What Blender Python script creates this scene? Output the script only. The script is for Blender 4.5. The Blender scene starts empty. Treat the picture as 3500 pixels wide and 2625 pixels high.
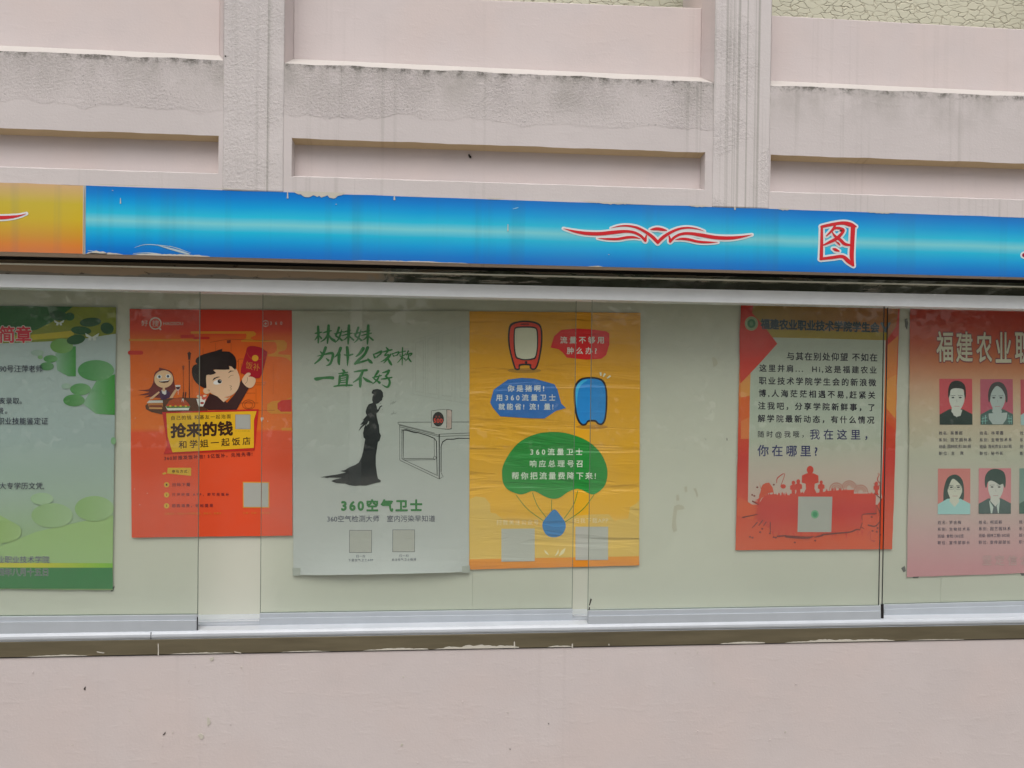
import bpy, bmesh, math, random
from mathutils import Vector, Matrix
from mathutils.geometry import tessellate_polygon
random.seed(7)
S = bpy.context.scene
COL = S.collection

# ------------------------------------------------------------------ camera
F_PX = 3000.0; CX, CY = 1750.0, 1312.5
YAW, PIT, ROL = 0.09600, -0.01452, 0.01256
CAM = Vector((0.0, -3.0, 1.5))
fw = Vector((math.sin(YAW)*math.cos(PIT), math.cos(YAW)*math.cos(PIT), math.sin(PIT)))
rt = Vector((math.cos(YAW), -math.sin(YAW), 0.0)); up = rt.cross(fw)
RT = math.cos(ROL)*rt + math.sin(ROL)*up
UP = -math.sin(ROL)*rt + math.cos(ROL)*up
cd = bpy.data.cameras.new('camera'); cam = bpy.data.objects.new('camera', cd); COL.objects.link(cam)
m = Matrix((RT, UP, -fw)).transposed().to_4x4(); m.translation = CAM; cam.matrix_world = m
cd.sensor_fit = 'HORIZONTAL'; cd.sensor_width = 36.0; cd.lens = 36.0*F_PX/3500.0
cd.clip_start = 0.05; cd.clip_end = 400.0
S.camera = cam

# ------------------------------------------------------------------ daylight, overcast
SUN_EL, SUN_AZ = math.radians(62), math.radians(190)      # azimuth from +Y, clockwise
w = bpy.data.worlds.new('World'); S.world = w; w.use_nodes = True
nt = w.node_tree; nt.nodes.clear()
sky = nt.nodes.new('ShaderNodeTexSky'); sky.sky_type = 'NISHITA'; sky.sun_disc = False
sky.sun_elevation = SUN_EL; sky.sun_rotation = SUN_AZ
sky.air_density = 1.0; sky.dust_density = 6.0; sky.ozone_density = 1.0
hs = nt.nodes.new('ShaderNodeHueSaturation'); hs.inputs['Saturation'].default_value = 0.42
bg = nt.nodes.new('ShaderNodeBackground'); bg.inputs['Strength'].default_value = 0.095
wo = nt.nodes.new('ShaderNodeOutputWorld')
nt.links.new(sky.outputs[0], hs.inputs['Color']); nt.links.new(hs.outputs[0], bg.inputs[0]); nt.links.new(bg.outputs[0], wo.inputs[0])
ld = bpy.data.lights.new('sun', 'SUN'); ld.energy = 1.5; ld.angle = math.radians(46); ld.color = (1.0, 0.99, 0.985)
sun = bpy.data.objects.new('sun', ld); COL.objects.link(sun)
sd = Vector((math.sin(SUN_AZ)*math.cos(SUN_EL), math.cos(SUN_AZ)*math.cos(SUN_EL), math.sin(SUN_EL)))
sun.rotation_euler = (-sd).to_track_quat('-Z', 'Y').to_euler(); sun.location = (0, -6, 8)
S.view_settings.view_transform = 'Standard'; S.view_settings.look = 'None'
S.view_settings.gamma = 1.0; S.view_settings.use_curve_mapping = False
S.view_settings.exposure = 0.27
try:
    S.cycles.use_denoising = True
    S.cycles.max_bounces = 10; S.cycles.transparent_max_bounces = 16
except Exception: pass

# ------------------------------------------------------------------ helpers
def at(px, py, Y):
    """point of the vertical plane y=Y that lies on the sight line of a photo pixel (3500 px wide)"""
    d = fw + RT*((px-CX)/F_PX) - UP*((py-CY)/F_PX)
    t = (Y-CAM.y)/d.y
    p = CAM + d*t
    return p.x, p.z
def lin(c): c /= 255.0; return c/12.92 if c <= .04045 else ((c+.055)/1.055)**2.4
def rgb(r, g, b, k=1.0): return (min(lin(r)*k, .88), min(lin(g)*k, .88), min(lin(b)*k, .88), 1.0)

def N(nt, typ, **kw):
    n = nt.nodes.new(typ)
    for k, v in kw.items():
        if k in n.inputs: n.inputs[k].default_value = v
        else: setattr(n, k, v)
    return n
def new_mat(name):
    mt = bpy.data.materials.new(name); mt.use_nodes = True
    b = mt.node_tree.nodes['Principled BSDF']
    return mt, mt.node_tree, b
def L(nt, a, b): nt.links.new(a, b)
def math_n(nt, op, a, b=None, c=None, clamp=False):
    n = nt.nodes.new('ShaderNodeMath'); n.operation = op; n.use_clamp = clamp
    for i, v in enumerate((a, b, c)):
        if v is None: continue
        if isinstance(v, (int, float)): n.inputs[i].default_value = v
        else: nt.links.new(v, n.inputs[i])
    return n.outputs[0]
def mixc(nt, fac, a, b):
    n = nt.nodes.new('ShaderNodeMix'); n.data_type = 'RGBA'
    for s, v in ((n.inputs[0], fac), (n.inputs[6], a), (n.inputs[7], b)):
        if isinstance(v, (int, float, tuple)): s.default_value = v
        else: nt.links.new(v, s)
    return n.outputs[2]
def noise(nt, scale, detail=4, rough=.55, vec=None, stretch=None, dist=0.0):
    n = N(nt, 'ShaderNodeTexNoise'); n.inputs['Scale'].default_value = scale
    n.inputs['Detail'].default_value = detail; n.inputs['Roughness'].default_value = rough
    n.inputs['Distortion'].default_value = dist
    g = nt.nodes.new('ShaderNodeNewGeometry').outputs['Position'] if vec is None else vec
    if stretch:
        mp = nt.nodes.new('ShaderNodeMapping'); mp.inputs['Scale'].default_value = stretch
        nt.links.new(g, mp.inputs[0]); g = mp.outputs[0]
    nt.links.new(g, n.inputs['Vector'])
    return n.outputs['Fac']
def ramp(nt, fac, a, b, lo=0.0, hi=1.0):
    n = nt.nodes.new('ShaderNodeMapRange'); n.inputs[1].default_value = a; n.inputs[2].default_value = b
    n.inputs[3].default_value = lo; n.inputs[4].default_value = hi
    if isinstance(fac, (int, float)): n.inputs[0].default_value = fac
    else: nt.links.new(fac, n.inputs[0])
    return n.outputs[0]
def bump(nt, h, dist, strength=1.0, prev=None):
    n = nt.nodes.new('ShaderNodeBump'); n.inputs['Distance'].default_value = dist; n.inputs['Strength'].default_value = strength
    nt.links.new(h, n.inputs['Height'])
    if prev is not None: nt.links.new(prev, n.inputs['Normal'])
    return n.outputs[0]
def pos(nt):
    s = nt.nodes.new('ShaderNodeSeparateXYZ'); g = nt.nodes.new('ShaderNodeNewGeometry')
    nt.links.new(g.outputs['Position'], s.inputs[0]); return s.outputs

def link_mesh(name, verts, faces, mat, parent=None, uvs=None, smooth=False):
    me = bpy.data.meshes.new(name); me.from_pydata([tuple(v) for v in verts], [], faces)
    if uvs:
        uv = me.uv_layers.new(name='UVMap')
        for lp in me.loops: uv.data[lp.index].uv = uvs[lp.vertex_index]
    if smooth:
        for p in me.polygons: p.use_smooth = True
    me.materials.append(mat); me.update()
    o = bpy.data.objects.new(name, me); COL.objects.link(o)
    if parent: o.parent = parent
    return o
def thing(name, label, cat, group=None, loc=(0, 0, 0)):
    o = bpy.data.objects.new(name, None); COL.objects.link(o); o.empty_display_size = .1
    o['label'] = label; o['category'] = cat
    if group: o['group'] = group
    return o
class MB:
    def __init__(s): s.v = []; s.f = []
    def quad(s, a, b, c, d):
        n = len(s.v); s.v += [a, b, c, d]; s.f.append((n, n+1, n+2, n+3))
    def hexa(s, p):   # 8 points: bottom ring 0..3, top ring 4..7
        n = len(s.v); s.v += p
        for f in ((0, 3, 2, 1), (4, 5, 6, 7), (0, 1, 5, 4), (1, 2, 6, 5), (2, 3, 7, 6), (3, 0, 4, 7)): s.f.append(tuple(n+i for i in f))
    def box(s, x0, x1, y0, y1, z0, z1):
        s.hexa([(x0, y0, z0), (x1, y0, z0), (x1, y1, z0), (x0, y1, z0), (x0, y0, z1), (x1, y0, z1), (x1, y1, z1), (x0, y1, z1)])
    def bar(s, x0, x1, y0, y1, zb, zt):   # zb, zt functions of x
        s.hexa([(x0, y0, zb(x0)), (x1, y0, zb(x1)), (x1, y1, zb(x1)), (x0, y1, zb(x0)), (x0, y0, zt(x0)), (x1, y0, zt(x1)), (x1, y1, zt(x1)), (x0, y1, zt(x0))])
    def build(s, name, mat, parent=None, bev=0.0, smooth=False):
        o = link_mesh(name, s.v, s.f, mat, parent)
        if bev:
            md = o.modifiers.new('edge', 'BEVEL'); md.width = bev; md.segments = 2; md.limit_method = 'ANGLE'
        return o
def zline(pa, pb, Y):
    """height of a near-level edge as a function of x, through two photo points on plane Y"""
    (xa, za), (xb, zb) = at(*pa, Y), at(*pb, Y)
    k = (zb-za)/(xb-xa)
    return lambda x: za + k*(x-xa)

# ------------------------------------------------------------------ materials
XA0 = at(765, 100, 0)[0]; XA1 = at(973, 100, 0)[0]; XB0 = at(2442, 150, 0)[0]; XB1 = at(2636, 150, 0)[0]
z_sill = zline((0, 172), (3500, 330), 0)
z_rt = zline((0, 438), (3500, 559), 0)          # top of the slot recess
z_rb = zline((0, 571), (3500, 684), 0)          # bottom of the slot recess
z_bt = zline((0, 624), (3500, 744), 0)          # top of the banner board
ZS, ZRT, ZRB, ZBT = [f(0.1) for f in (z_sill, z_rt, z_rb, z_bt)]

def wall_mat(name, base, dirt, rough_band=False, streak=0.5, fine=0.0009, pillar=False, pinker=None):
    mt, nt, b = new_mat(name)
    x, y, z = pos(nt)
    n1 = noise(nt, 1.6, 5, .6); n2 = noise(nt, 9, 5, .6)
    c = mixc(nt, ramp(nt, n1, .35, .68), base, tuple(v*.93 for v in base[:3])+(1,))
    if pinker: c = mixc(nt, ramp(nt, noise(nt, 3.1, 3, .5), .42, .66, 0, .6), c, pinker)
    c = mixc(nt, ramp(nt, n2, .5, .72, 0, .22), c, tuple(v*.85 for v in base[:3])+(1,))
    # vertical run-off streaks
    st = noise(nt, 1.0, 3, .6, stretch=(46, 1, .55)); st2 = noise(nt, 1.0, 2, .5, stretch=(13, 1, .8))
    big = ramp(nt, noise(nt, 2.3, 2, .5, stretch=(1.4, 1, .3)), .42, .68)
    sm = math_n(nt, 'MULTIPLY', ramp(nt, st, .55, .72), big)
    sm = math_n(nt, 'MULTIPLY', sm, streak)
    c = mixc(nt, sm, c, dirt)
    if pillar:
        ps = math_n(nt, 'MULTIPLY', ramp(nt, noise(nt, 1.0, 2, .4, stretch=(71, 1, .17)), .56, .70), .45)
        c = mixc(nt, ps, c, dirt)
    if rough_band:
        edge = math_n(nt, 'ADD', z, math_n(nt, 'MULTIPLY', noise(nt, 5, 4, .6), .11))
        band = ramp(nt, edge, ZS-.115, ZS-.109)           # 1 in the rough render just below the ledge
        band = math_n(nt, 'MULTIPLY', band, ramp(nt, x, XB1+.012, XB1-.012))
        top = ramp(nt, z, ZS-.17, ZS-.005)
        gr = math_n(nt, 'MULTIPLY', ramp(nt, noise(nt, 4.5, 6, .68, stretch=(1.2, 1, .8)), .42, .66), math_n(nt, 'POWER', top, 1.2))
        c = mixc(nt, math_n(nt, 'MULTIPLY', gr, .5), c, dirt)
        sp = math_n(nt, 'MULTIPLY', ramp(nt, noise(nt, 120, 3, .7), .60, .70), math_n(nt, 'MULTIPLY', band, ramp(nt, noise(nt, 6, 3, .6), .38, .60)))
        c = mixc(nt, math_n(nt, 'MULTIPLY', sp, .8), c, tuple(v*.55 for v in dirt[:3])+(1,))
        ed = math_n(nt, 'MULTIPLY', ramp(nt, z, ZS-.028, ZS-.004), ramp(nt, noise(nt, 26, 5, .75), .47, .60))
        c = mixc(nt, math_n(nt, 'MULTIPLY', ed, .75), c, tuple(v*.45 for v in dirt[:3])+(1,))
        low = ramp(nt, math_n(nt, 'SUBTRACT', z, z), 0, 1)
    L(nt, c, b.inputs['Base Color'])
    b.inputs['Roughness'].default_value = .82; b.inputs['Specular IOR Level'].default_value = .25
    h1 = noise(nt, 120, 5, .7)
    nrm = bump(nt, h1, fine, 1.0)
    nrm = bump(nt, ramp(nt, noise(nt, 30, 3, .5, stretch=(.5, 1, 1.6)), .56, .8), .0007, .5, nrm)
    nrm = bump(nt, noise(nt, 4, 3, .5), .006, .45, nrm)
    if rough_band or pillar:
        hh = ramp(nt, noise(nt, 115, 4, .75), .40, .66)
        if rough_band: hh = math_n(nt, 'MULTIPLY', hh, math_n(nt, 'MULTIPLY', band, ramp(nt, noise(nt, 3.2, 3, .5), .38, .6, .35, 1.25))); hh = math_n(nt, 'ADD', hh, math_n(nt, 'MULTIPLY', band, .18))
        else: hh = math_n(nt, 'MULTIPLY', hh, ramp(nt, noise(nt, 4, 3, .5), .44, .56))
        nrm = bump(nt, hh, .0013, 1.0, nrm)
    L(nt, nrm, b.inputs['Normal'])
    return mt
DIRT = rgb(108, 108, 92)
M_beam = wall_mat('beam render', rgb(210, 202, 200), DIRT, rough_band=True, streak=.55)
M_pil = wall_mat('pillar render', rgb(214, 207, 205), DIRT, streak=.5, pillar=True)
M_panel = wall_mat('pink panel paint', rgb(215, 204, 202), DIRT, streak=.16, fine=.0006, pinker=rgb(217, 202, 197))
M_low = wall_mat('lower wall paint', rgb(205, 195, 193), rgb(160, 150, 146), streak=.10, fine=.0007, pinker=rgb(207, 193, 189))
M_bounce = wall_mat('bounce tinted paint', rgb(196, 174, 140), rgb(110, 88, 62), streak=.6, fine=.0006)  # warm bounce light painted into the slot undersides, plus brown dirt streaks
M_ledge = wall_mat('ledge paint', rgb(196, 190, 184), rgb(150, 146, 132), streak=.2, fine=.0004)

mt, nt, b = new_mat('cream textured render'); M_stucco = mt
v = N(nt, 'ShaderNodeTexVoronoi'); v.feature = 'DISTANCE_TO_EDGE'; v.inputs['Scale'].default_value = 27
g = nt.nodes.new('ShaderNodeNewGeometry')
mp = nt.nodes.new('ShaderNodeMapping'); mp.inputs['Scale'].default_value = (.8, 1, 1.7)
wn = N(nt, 'ShaderNodeTexNoise'); wn.inputs['Scale'].default_value = 26
L(nt, g.outputs['Position'], wn.inputs['Vector'])
mx = nt.nodes.new('ShaderNodeMix'); mx.data_type = 'VECTOR'; mx.inputs[0].default_value = .03
L(nt, g.outputs['Position'], mx.inputs[4]); L(nt, wn.outputs['Color'], mx.inputs[5]); L(nt, mx.outputs[1], mp.inputs[0]); L(nt, mp.outputs[0], v.inputs['Vector'])
ln = ramp(nt, v.outputs['Distance'], .0, .07, .25, 1)
gr = math_n(nt, 'MAXIMUM', ln, math_n(nt, 'MULTIPLY', ramp(nt, noise(nt, 24, 3, .6), .40, .60), .8))
L(nt, mixc(nt, gr, rgb(188, 180, 156), rgb(210, 208, 186)), b.inputs['Base Color'])
L(nt, bump(nt, gr, .004, 1.0), b.inputs['Normal']); b.inputs['Roughness'].default_value = .8

def simple(name, col, rough=.5, metal=0.0, spec=.4, bmp=None, var=.06):
    mt, nt, b = new_mat(name)
    c = mixc(nt, ramp(nt, noise(nt, 14, 5, .6), .35, .7), col, tuple(v*(1-var*2) for v in col[:3])+(1,))
    L(nt, c, b.inputs['Base Color']); b.inputs['Roughness'].default_value = rough
    b.inputs['Metallic'].default_value = metal; b.inputs['Specular IOR Level'].default_value = spec
    if bmp: L(nt, bump(nt, noise(nt, bmp[0], 4, .6), bmp[1]), b.inputs['Normal'])
    return mt
M_alu = simple('white powder coated aluminium', rgb(176, 182, 188), .38, 0.0, .4, (60, .0002), .03)
M_alu2 = simple('aluminium track', rgb(188, 193, 199), .34, 0.0, .5, None, .04)
M_black = simple('black rubber gap', rgb(26, 22, 22), .8)
M_white_paint = simple('spilled cream paint', rgb(200, 195, 182), .7, 0, .3, (200, .0005))
M_darkmark = simple('dark speck', rgb(50, 42, 38), .9)
M_edge = simple('green glass edge', rgb(104, 116, 104), .3)
M_edge2 = simple('dark glass edge', rgb(44, 46, 46), .4)

def steel_mat(name, tint, film=True):
    mt, nt, b = new_mat(name)
    b.inputs['Metallic'].default_value = 1.0
    x, y, z = pos(nt)
    base = mixc(nt, ramp(nt, noise(nt, 1.0, 4, .6, stretch=(2.5, 1, 22)), .35, .7), tint, tuple(v*.72 for v in tint[:3])+(1,))
    smear = ramp(nt, noise(nt, 1.0, 5, .65, stretch=(3.2, 1, 30), dist=.5), .56, .63)
    if film:   # protective film with old paint left on the left half, torn off further right
        left = ramp(nt, math_n(nt, 'ADD', x, math_n(nt, 'MULTIPLY', noise(nt, 9, 3, .6), .35)), .02, -.03)
        keep = math_n(nt, 'MAXIMUM', math_n(nt, 'MULTIPLY', smear, ramp(nt, z, ZST0+.0, ZST0+.035)), left)
        fc = mixc(nt, ramp(nt, math_n(nt, 'ADD', z, math_n(nt, 'MULTIPLY', noise(nt, 6, 4, .6, stretch=(1, 1, 4)), .05)), ZST0+.033, ZST0+.037), rgb(128, 122, 112), rgb(160, 140, 118))
        fc = mixc(nt, math_n(nt, 'MULTIPLY', ramp(nt, noise(nt, 22, 6, .75, stretch=(1, 1, 2.2)), .60, .66), .85), fc, rgb(58, 48, 40))
        c = mixc(nt, keep, base, fc)
        L(nt, math_n(nt, 'SUBTRACT', 1.0, keep), b.inputs['Metallic'])
        L(nt, ramp(nt, keep, 0, 1, .16, .7), b.inputs['Roughness'])
        L(nt, bump(nt, noise(nt, 8, 3, .5, stretch=(1, 1, 2)), .004, .6), b.inputs['Normal'])
    else:
        c = mixc(nt, math_n(nt, 'MULTIPLY', smear, .25), base, rgb(140, 136, 116))
        b.inputs['Roughness'].default_value = .33
        L(nt, bump(nt, noise(nt, 1.0, 4, .6, stretch=(2, 1, 240)), .0002, .6), b.inputs['Normal'])
    L(nt, c, b.inputs['Base Color'])
    return mt

# glass: thin pane, green tinted, mirror-like at Fresnel strength
mt = bpy.data.materials.new('float glass'); mt.use_nodes = True; nt = mt.node_tree; nt.nodes.clear(); M_glass = mt
tr = N(nt, 'ShaderNodeBsdfTransparent'); tr.inputs[0].default_value = (.968, .987, .972, 1)
gl = N(nt, 'ShaderNodeBsdfGlossy'); gl.inputs['Roughness'].default_value = .015; gl.inputs[0].default_value = (1, 1, 1, 1)
df = N(nt, 'ShaderNodeBsdfDiffuse'); df.inputs[0].default_value = (.6, .62, .58, 1)
gg = nt.nodes.new('ShaderNodeNewGeometry'); vd = nt.nodes.new('ShaderNodeVectorMath'); vd.operation = 'DOT_PRODUCT'
L(nt, gg.outputs['Normal'], vd.inputs[0]); L(nt, gg.outputs['Incoming'], vd.inputs[1])
fz = math_n(nt, 'SUBTRACT', 1.0, math_n(nt, 'ABSOLUTE', vd.outputs['Value']), clamp=True)
fr_ = math_n(nt, 'ADD', math_n(nt, 'MULTIPLY', math_n(nt, 'POWER', fz, 5.0), .9), .045)   # Schlick, same from both sides of a thin pane
m1 = N(nt, 'ShaderNodeMixShader'); m2 = N(nt, 'ShaderNodeMixShader')
L(nt, ramp(nt, noise(nt, 2.2, 4, .6, stretch=(1, 1, 1.5)), .40, .75, .010, .034), m2.inputs[0])   # dust
L(nt, fr_, m1.inputs[0]); L(nt, tr.outputs[0], m1.inputs[1]); L(nt, gl.outputs[0], m1.inputs[2])
L(nt, m1.outputs[0], m2.inputs[1]); L(nt, df.outputs[0], m2.inputs[2])
L(nt, m2.outputs[0], N(nt, 'ShaderNodeOutputMaterial').inputs[0])

# ------------------------------------------------------------------ ground
mt, nt, b = new_mat('concrete paving'); M_ground = mt
L(nt, mixc(nt, noise(nt, 3, 6, .65), rgb(128, 124, 116), rgb(158, 152, 142)), b.inputs['Base Color']); b.inputs['Roughness'].default_value = .9
L(nt, bump(nt, noise(nt, 60, 4, .6), .004), b.inputs['Normal'])
g = link_mesh('ground', [(-150, -150, 0), (150, -150, 0), (150, 150, 0), (-150, 150, 0)], [(0, 1, 2, 3)], M_ground); g['kind'] = 'structure'

# ------------------------------------------------------------------ upper wall
XL, XR = -5.2, 6.4
uw = thing('parapet_wall', 'pink and grey rendered parapet wall with pillars and slot recesses above the blue banner', 'wall')
PW = XA1-XA0; BAY = XB0-XA1
pillars = [(XA0-BAY-PW, XA0-BAY), (XA0, XA1), (XB0, XB1), (XB1+BAY, XB1+BAY+PW)]
ZTOP = 3.6
for i, (a, c) in enumerate(pillars):
    mb = MB(); mb.bar(a, c, -.003, .34, z_bt, lambda x: ZTOP); mb.build('pillar', M_pil, uw, .004)
bays = [(XL, pillars[0][0]), (pillars[0][1], XA0), (XA1, XB0), (XB1, pillars[3][0]), (pillars[3][1], XR)]
z_ptop_in = zline((2640, 52), (3500, 100), .10)
def subdiv_edge_quad(mb, p0, p1, p2, p3, n=40):
    for i in range(n):
        t0, t1 = i/n, (i+1)/n
        f = lambda a, b_, t: tuple(a[k]+(b_[k]-a[k])*t for k in range(3))
        mb.quad(f(p0, p1, t0), f(p0, p1, t1), f(p3, p2, t1), f(p3, p2, t0))
DU, DR = .10, .044
for bi, (a, c) in enumerate(bays):
    # beam with the slot recess
    ra, rc = a+.022, c-.020
    if bi == 1: rc = at(747, 520, 0)[0]
    if bi == 2: ra = at(997, 530, 0)[0]; rc = at(2410, 570, 0)[0]
    if bi == 3: ra = at(2633, 600, 0)[0]
    mb = MB(); mu = MB()
    fr3 = lambda x, z: (x, 0, z); bk = lambda x, z: (x, DR, z)
    jit = random.Random(bi)
    def strip(f0, f1, x0, x1, n=60):
        for i in range(n):
            u0 = x0+(x1-x0)*i/n; u1 = x0+(x1-x0)*(i+1)/n
            mb.quad(fr3(u0, f0(u0)), fr3(u1, f0(u1)), fr3(u1, f1(u1)), fr3(u0, f1(u0)))
    jz = lambda f, s, amp: (lambda x: f(x)+amp*(math.sin(x*31+s)+math.sin(x*73+2*s)*.6+math.sin(x*17.3+s*3)))
    e_rt = jz(z_rt, bi+1, .0006); e_rb = jz(z_rb, bi+4, .0004); e_s = jz(z_sill, bi+2, .0011)
    strip(z_bt, e_rb, a, c); strip(e_rt, e_s, a, c)
    strip(e_rb, e_rt, a, ra, 1); strip(e_rb, e_rt, rc, c, 1)
    n = 60
    for i in range(n):
        u0 = ra+(rc-ra)*i/n; u1 = ra+(rc-ra)*(i+1)/n
        v0 = ra+.004+(rc-ra-.008)*i/n; v1 = ra+.004+(rc-ra-.008)*(i+1)/n
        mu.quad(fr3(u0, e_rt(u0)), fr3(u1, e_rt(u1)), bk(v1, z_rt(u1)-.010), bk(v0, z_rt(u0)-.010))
        mb.quad(bk(v0, z_rb(u0)+.012), bk(v1, z_rb(u1)+.012), fr3(u1, e_rb(u1)), fr3(u0, e_rb(u0)))
    mb.quad(fr3(ra, e_rb(ra)), bk(ra+.004, z_rb(ra)+.012), bk(ra+.004, z_rt(ra)-.003), fr3(ra, e_rt(ra)))
    mb.quad(bk(rc-.004, z_rb(rc)+.012), fr3(rc, e_rb(rc)), fr3(rc, e_rt(rc)), bk(rc-.004, z_rt(rc)-.003))
    # back and underside of the beam
    mb.quad((a, .34, z_bt(a)), (c, .34, z_bt(c)), (c, .34, z_sill(c)-.01), (a, .34, z_sill(a)-.01))
    mb.quad((a, 0, z_bt(a)), (a, .34, z_bt(a)), (c, .34, z_bt(c)), (c, 0, z_bt(c)))
    mb.build('beam', M_beam, uw)
    mu.build('slot_soffit', M_bounce, uw)
    mb = MB(); mb.quad((ra, DR+.0005, z_rb(ra)), (rc, DR+.0005, z_rb(rc)), (rc, DR+.0005, z_rt(rc)), (ra, DR+.0005, z_rt(ra)))
    mb.build('recess_panel', M_panel, uw)
    # ledge (sloped) and the pink infill panel above it
    ia, ic = a+.014, c-.016
    if bi == 1: ic = c-.036
    if bi == 3: ia = a+.036
    mb = MB(); RISE = .050
    zin = lambda x: z_sill(x)+RISE
    for i in range(50):
        t0, t1 = i/50, (i+1)/50
        u0, u1 = a+(c-a)*t0, a+(c-a)*t1; w0, w1 = ia+(ic-ia)*t0, ia+(ic-ia)*t1
        mb.quad((u0, 0.0, e_s(u0)), (u1, 0.0, e_s(u1)), (w1, DU, zin(w1)), (w0, DU, zin(w0)))
    mb.build('ledge', M_ledge, uw)
    zt = z_ptop_in
    if bi == 2: zt = zline((1700, 1), (2390, 27), .10)
    mb = MB(); mb.bar(ia, ic, DU, DU+.11, lambda x: zin(x)-.004, zt); mb.build('parapet_panel', M_panel, uw, .003)
    # splayed side reveals between pillar face and panel
    mb = MB()
    mb.quad((a, -.001, z_sill(a)), (ia, DU, zin(ia)), (ia, DU, ZTOP), (a, -.001, ZTOP))
    mb.quad((ic, DU, zin(ic)), (c, -.001, z_sill(c)), (c, -.001, ZTOP), (ic, DU, ZTOP))
    mb.quad((ia, DU, zin(ia)), (ia, .34, zin(ia)), (ia, .34, ZTOP), (ia, DU, ZTOP))
    mb.quad((ic, .34, zin(ic)), (ic, DU, zin(ic)), (ic, DU, ZTOP), (ic, .34, ZTOP))
    mb.build('reveal', M_panel, uw)
mb = MB(); mb.box(XL, XR, .62, .80, 0, ZTOP+1.2)
sw = mb.build('building_wall', M_stucco); sw['label'] = 'cream green building wall with coarse cracked texture behind the parapet'; sw['category'] = 'building wall'
sw['kind'] = 'structure'
# small specks on the upper wall
def speck(px, py, Y, pts, name, mat, parent, th=.0006):
    """irregular flat fleck: pts in photo px offsets"""
    vs = [at(px+dx, py+dy, Y) for dx, dy in pts]
    n = len(vs); V = [(x, Y, z) for x, z in vs]+[(x, Y-th, z) for x, z in vs]
    f = [tuple(range(2*n-1, n-1, -1))]+[(i, (i+1) % n, n+(i+1) % n, n+i) for i in range(n)]
    return link_mesh(name, V, f, mat, parent)
speck(1605, 535, DR, [(-5, -6), (-1, -8), (2, -3), (6, 0), (6, 5), (1, 6), (-3, 1)], 'speck', M_darkmark, uw, .004)
speck(771, 193, .0, [(-3, -2), (3, -2), (3, 3), (-2, 2)], 'speck', M_darkmark, uw, .004)

# ------------------------------------------------------------------ lower wall
YL = .052
z_lw = zline((0, 2250), (3500, 2184), YL)
def lwf(x): return z_lw(x)
mb = MB()
for i in range(60):
    u0, u1 = XL+(XR-XL)*i/60, XL+(XR-XL)*(i+1)/60
    mb.bar(u0, u1, YL, .34, lambda x: 0.0, lwf)
lw = thing('lower_wall', 'plain smooth pink painted wall below the glass display case', 'wall')
verts = mb.v
mb2 = MB(); mb2.quad((XL, YL, 0), (XR, YL, 0), (XR, YL, lwf(XR)), (XL, YL, lwf(XL))); mb2.quad((XL, YL, lwf(XL)), (XR, YL, lwf(XR)), (XR, .34, lwf(XR)), (XL, .34, lwf(XL)))
mb2.build('wall_face', M_low, lw)
for (px, py, pts, mt_) in [(290, 2352, [(-4, 4), (-1, -3), (3, -6), (2, 2), (3, 7), (-1, 5)], M_darkmark), (561, 2505, [(-5, 6), (0, 2), (4, -5), (5, 0), (1, 6)], M_darkmark),
        (713, 2467, [(-5, -14), (0, -16), (7, 0), (6, 6), (-3, 14), (-5, 4)], M_white_paint), (688, 2517, [(-12, -5), (-2, -11), (9, -4), (8, 2), (3, 9), (-4, 8), (-6, 2)], M_white_paint),
        (722, 2251, [(-4, -2), (8, -6), (9, 2), (2, 8), (-5, 5)], M_white_paint), (1378, 2313, [(-2, -2), (2, -2), (2, 2), (-2, 2)], M_white_paint), (1373, 2546, [(-5, 2), (-1, -5), (5, -4), (3, 3)], M_white_paint),
        (2440, 2333, [(-2, -2), (3, -1), (2, 3)], M_white_paint), (2684, 2501, [(-2, -2), (2, -2), (2, 2), (-2, 2)], M_white_paint), (1743, 2561, [(-2, -2), (2, -2), (1, 2)], M_darkmark), (1875, 2474, [(-2, -2), (2, -2), (1, 2)], M_darkmark)]:
    speck(px, py, YL-.0005, pts, 'paint_fleck' if mt_ is M_white_paint else 'speck', mt_, lw, .0015)

rq = random.Random(21)
for k in range(24):
    px, py = rq.uniform(20, 3480), rq.uniform(2265, 2610); q = rq.uniform(.8, 2.0)
    speck(px, py, YL-.0004, [(-q, -q*.6), (q*.3, -q), (q, q*.2), (0, q)], 'paint_bump', M_low if k % 4 else M_white_paint, lw, rq.uniform(.0015, .004))
# ------------------------------------------------------------------ display case
case = thing('display_case', 'long glazed notice case with white aluminium sliding doors set in the pink wall', 'display case')
YT, YG2, YG1, YBD = .054, .128, .076, .240       # top rail front, back pane, front pane, back board
z_t_top = zline((0, 938), (3500, 1013), YT); z_t_bot = zline((0, 981), (3500, 1056), YT)
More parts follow.
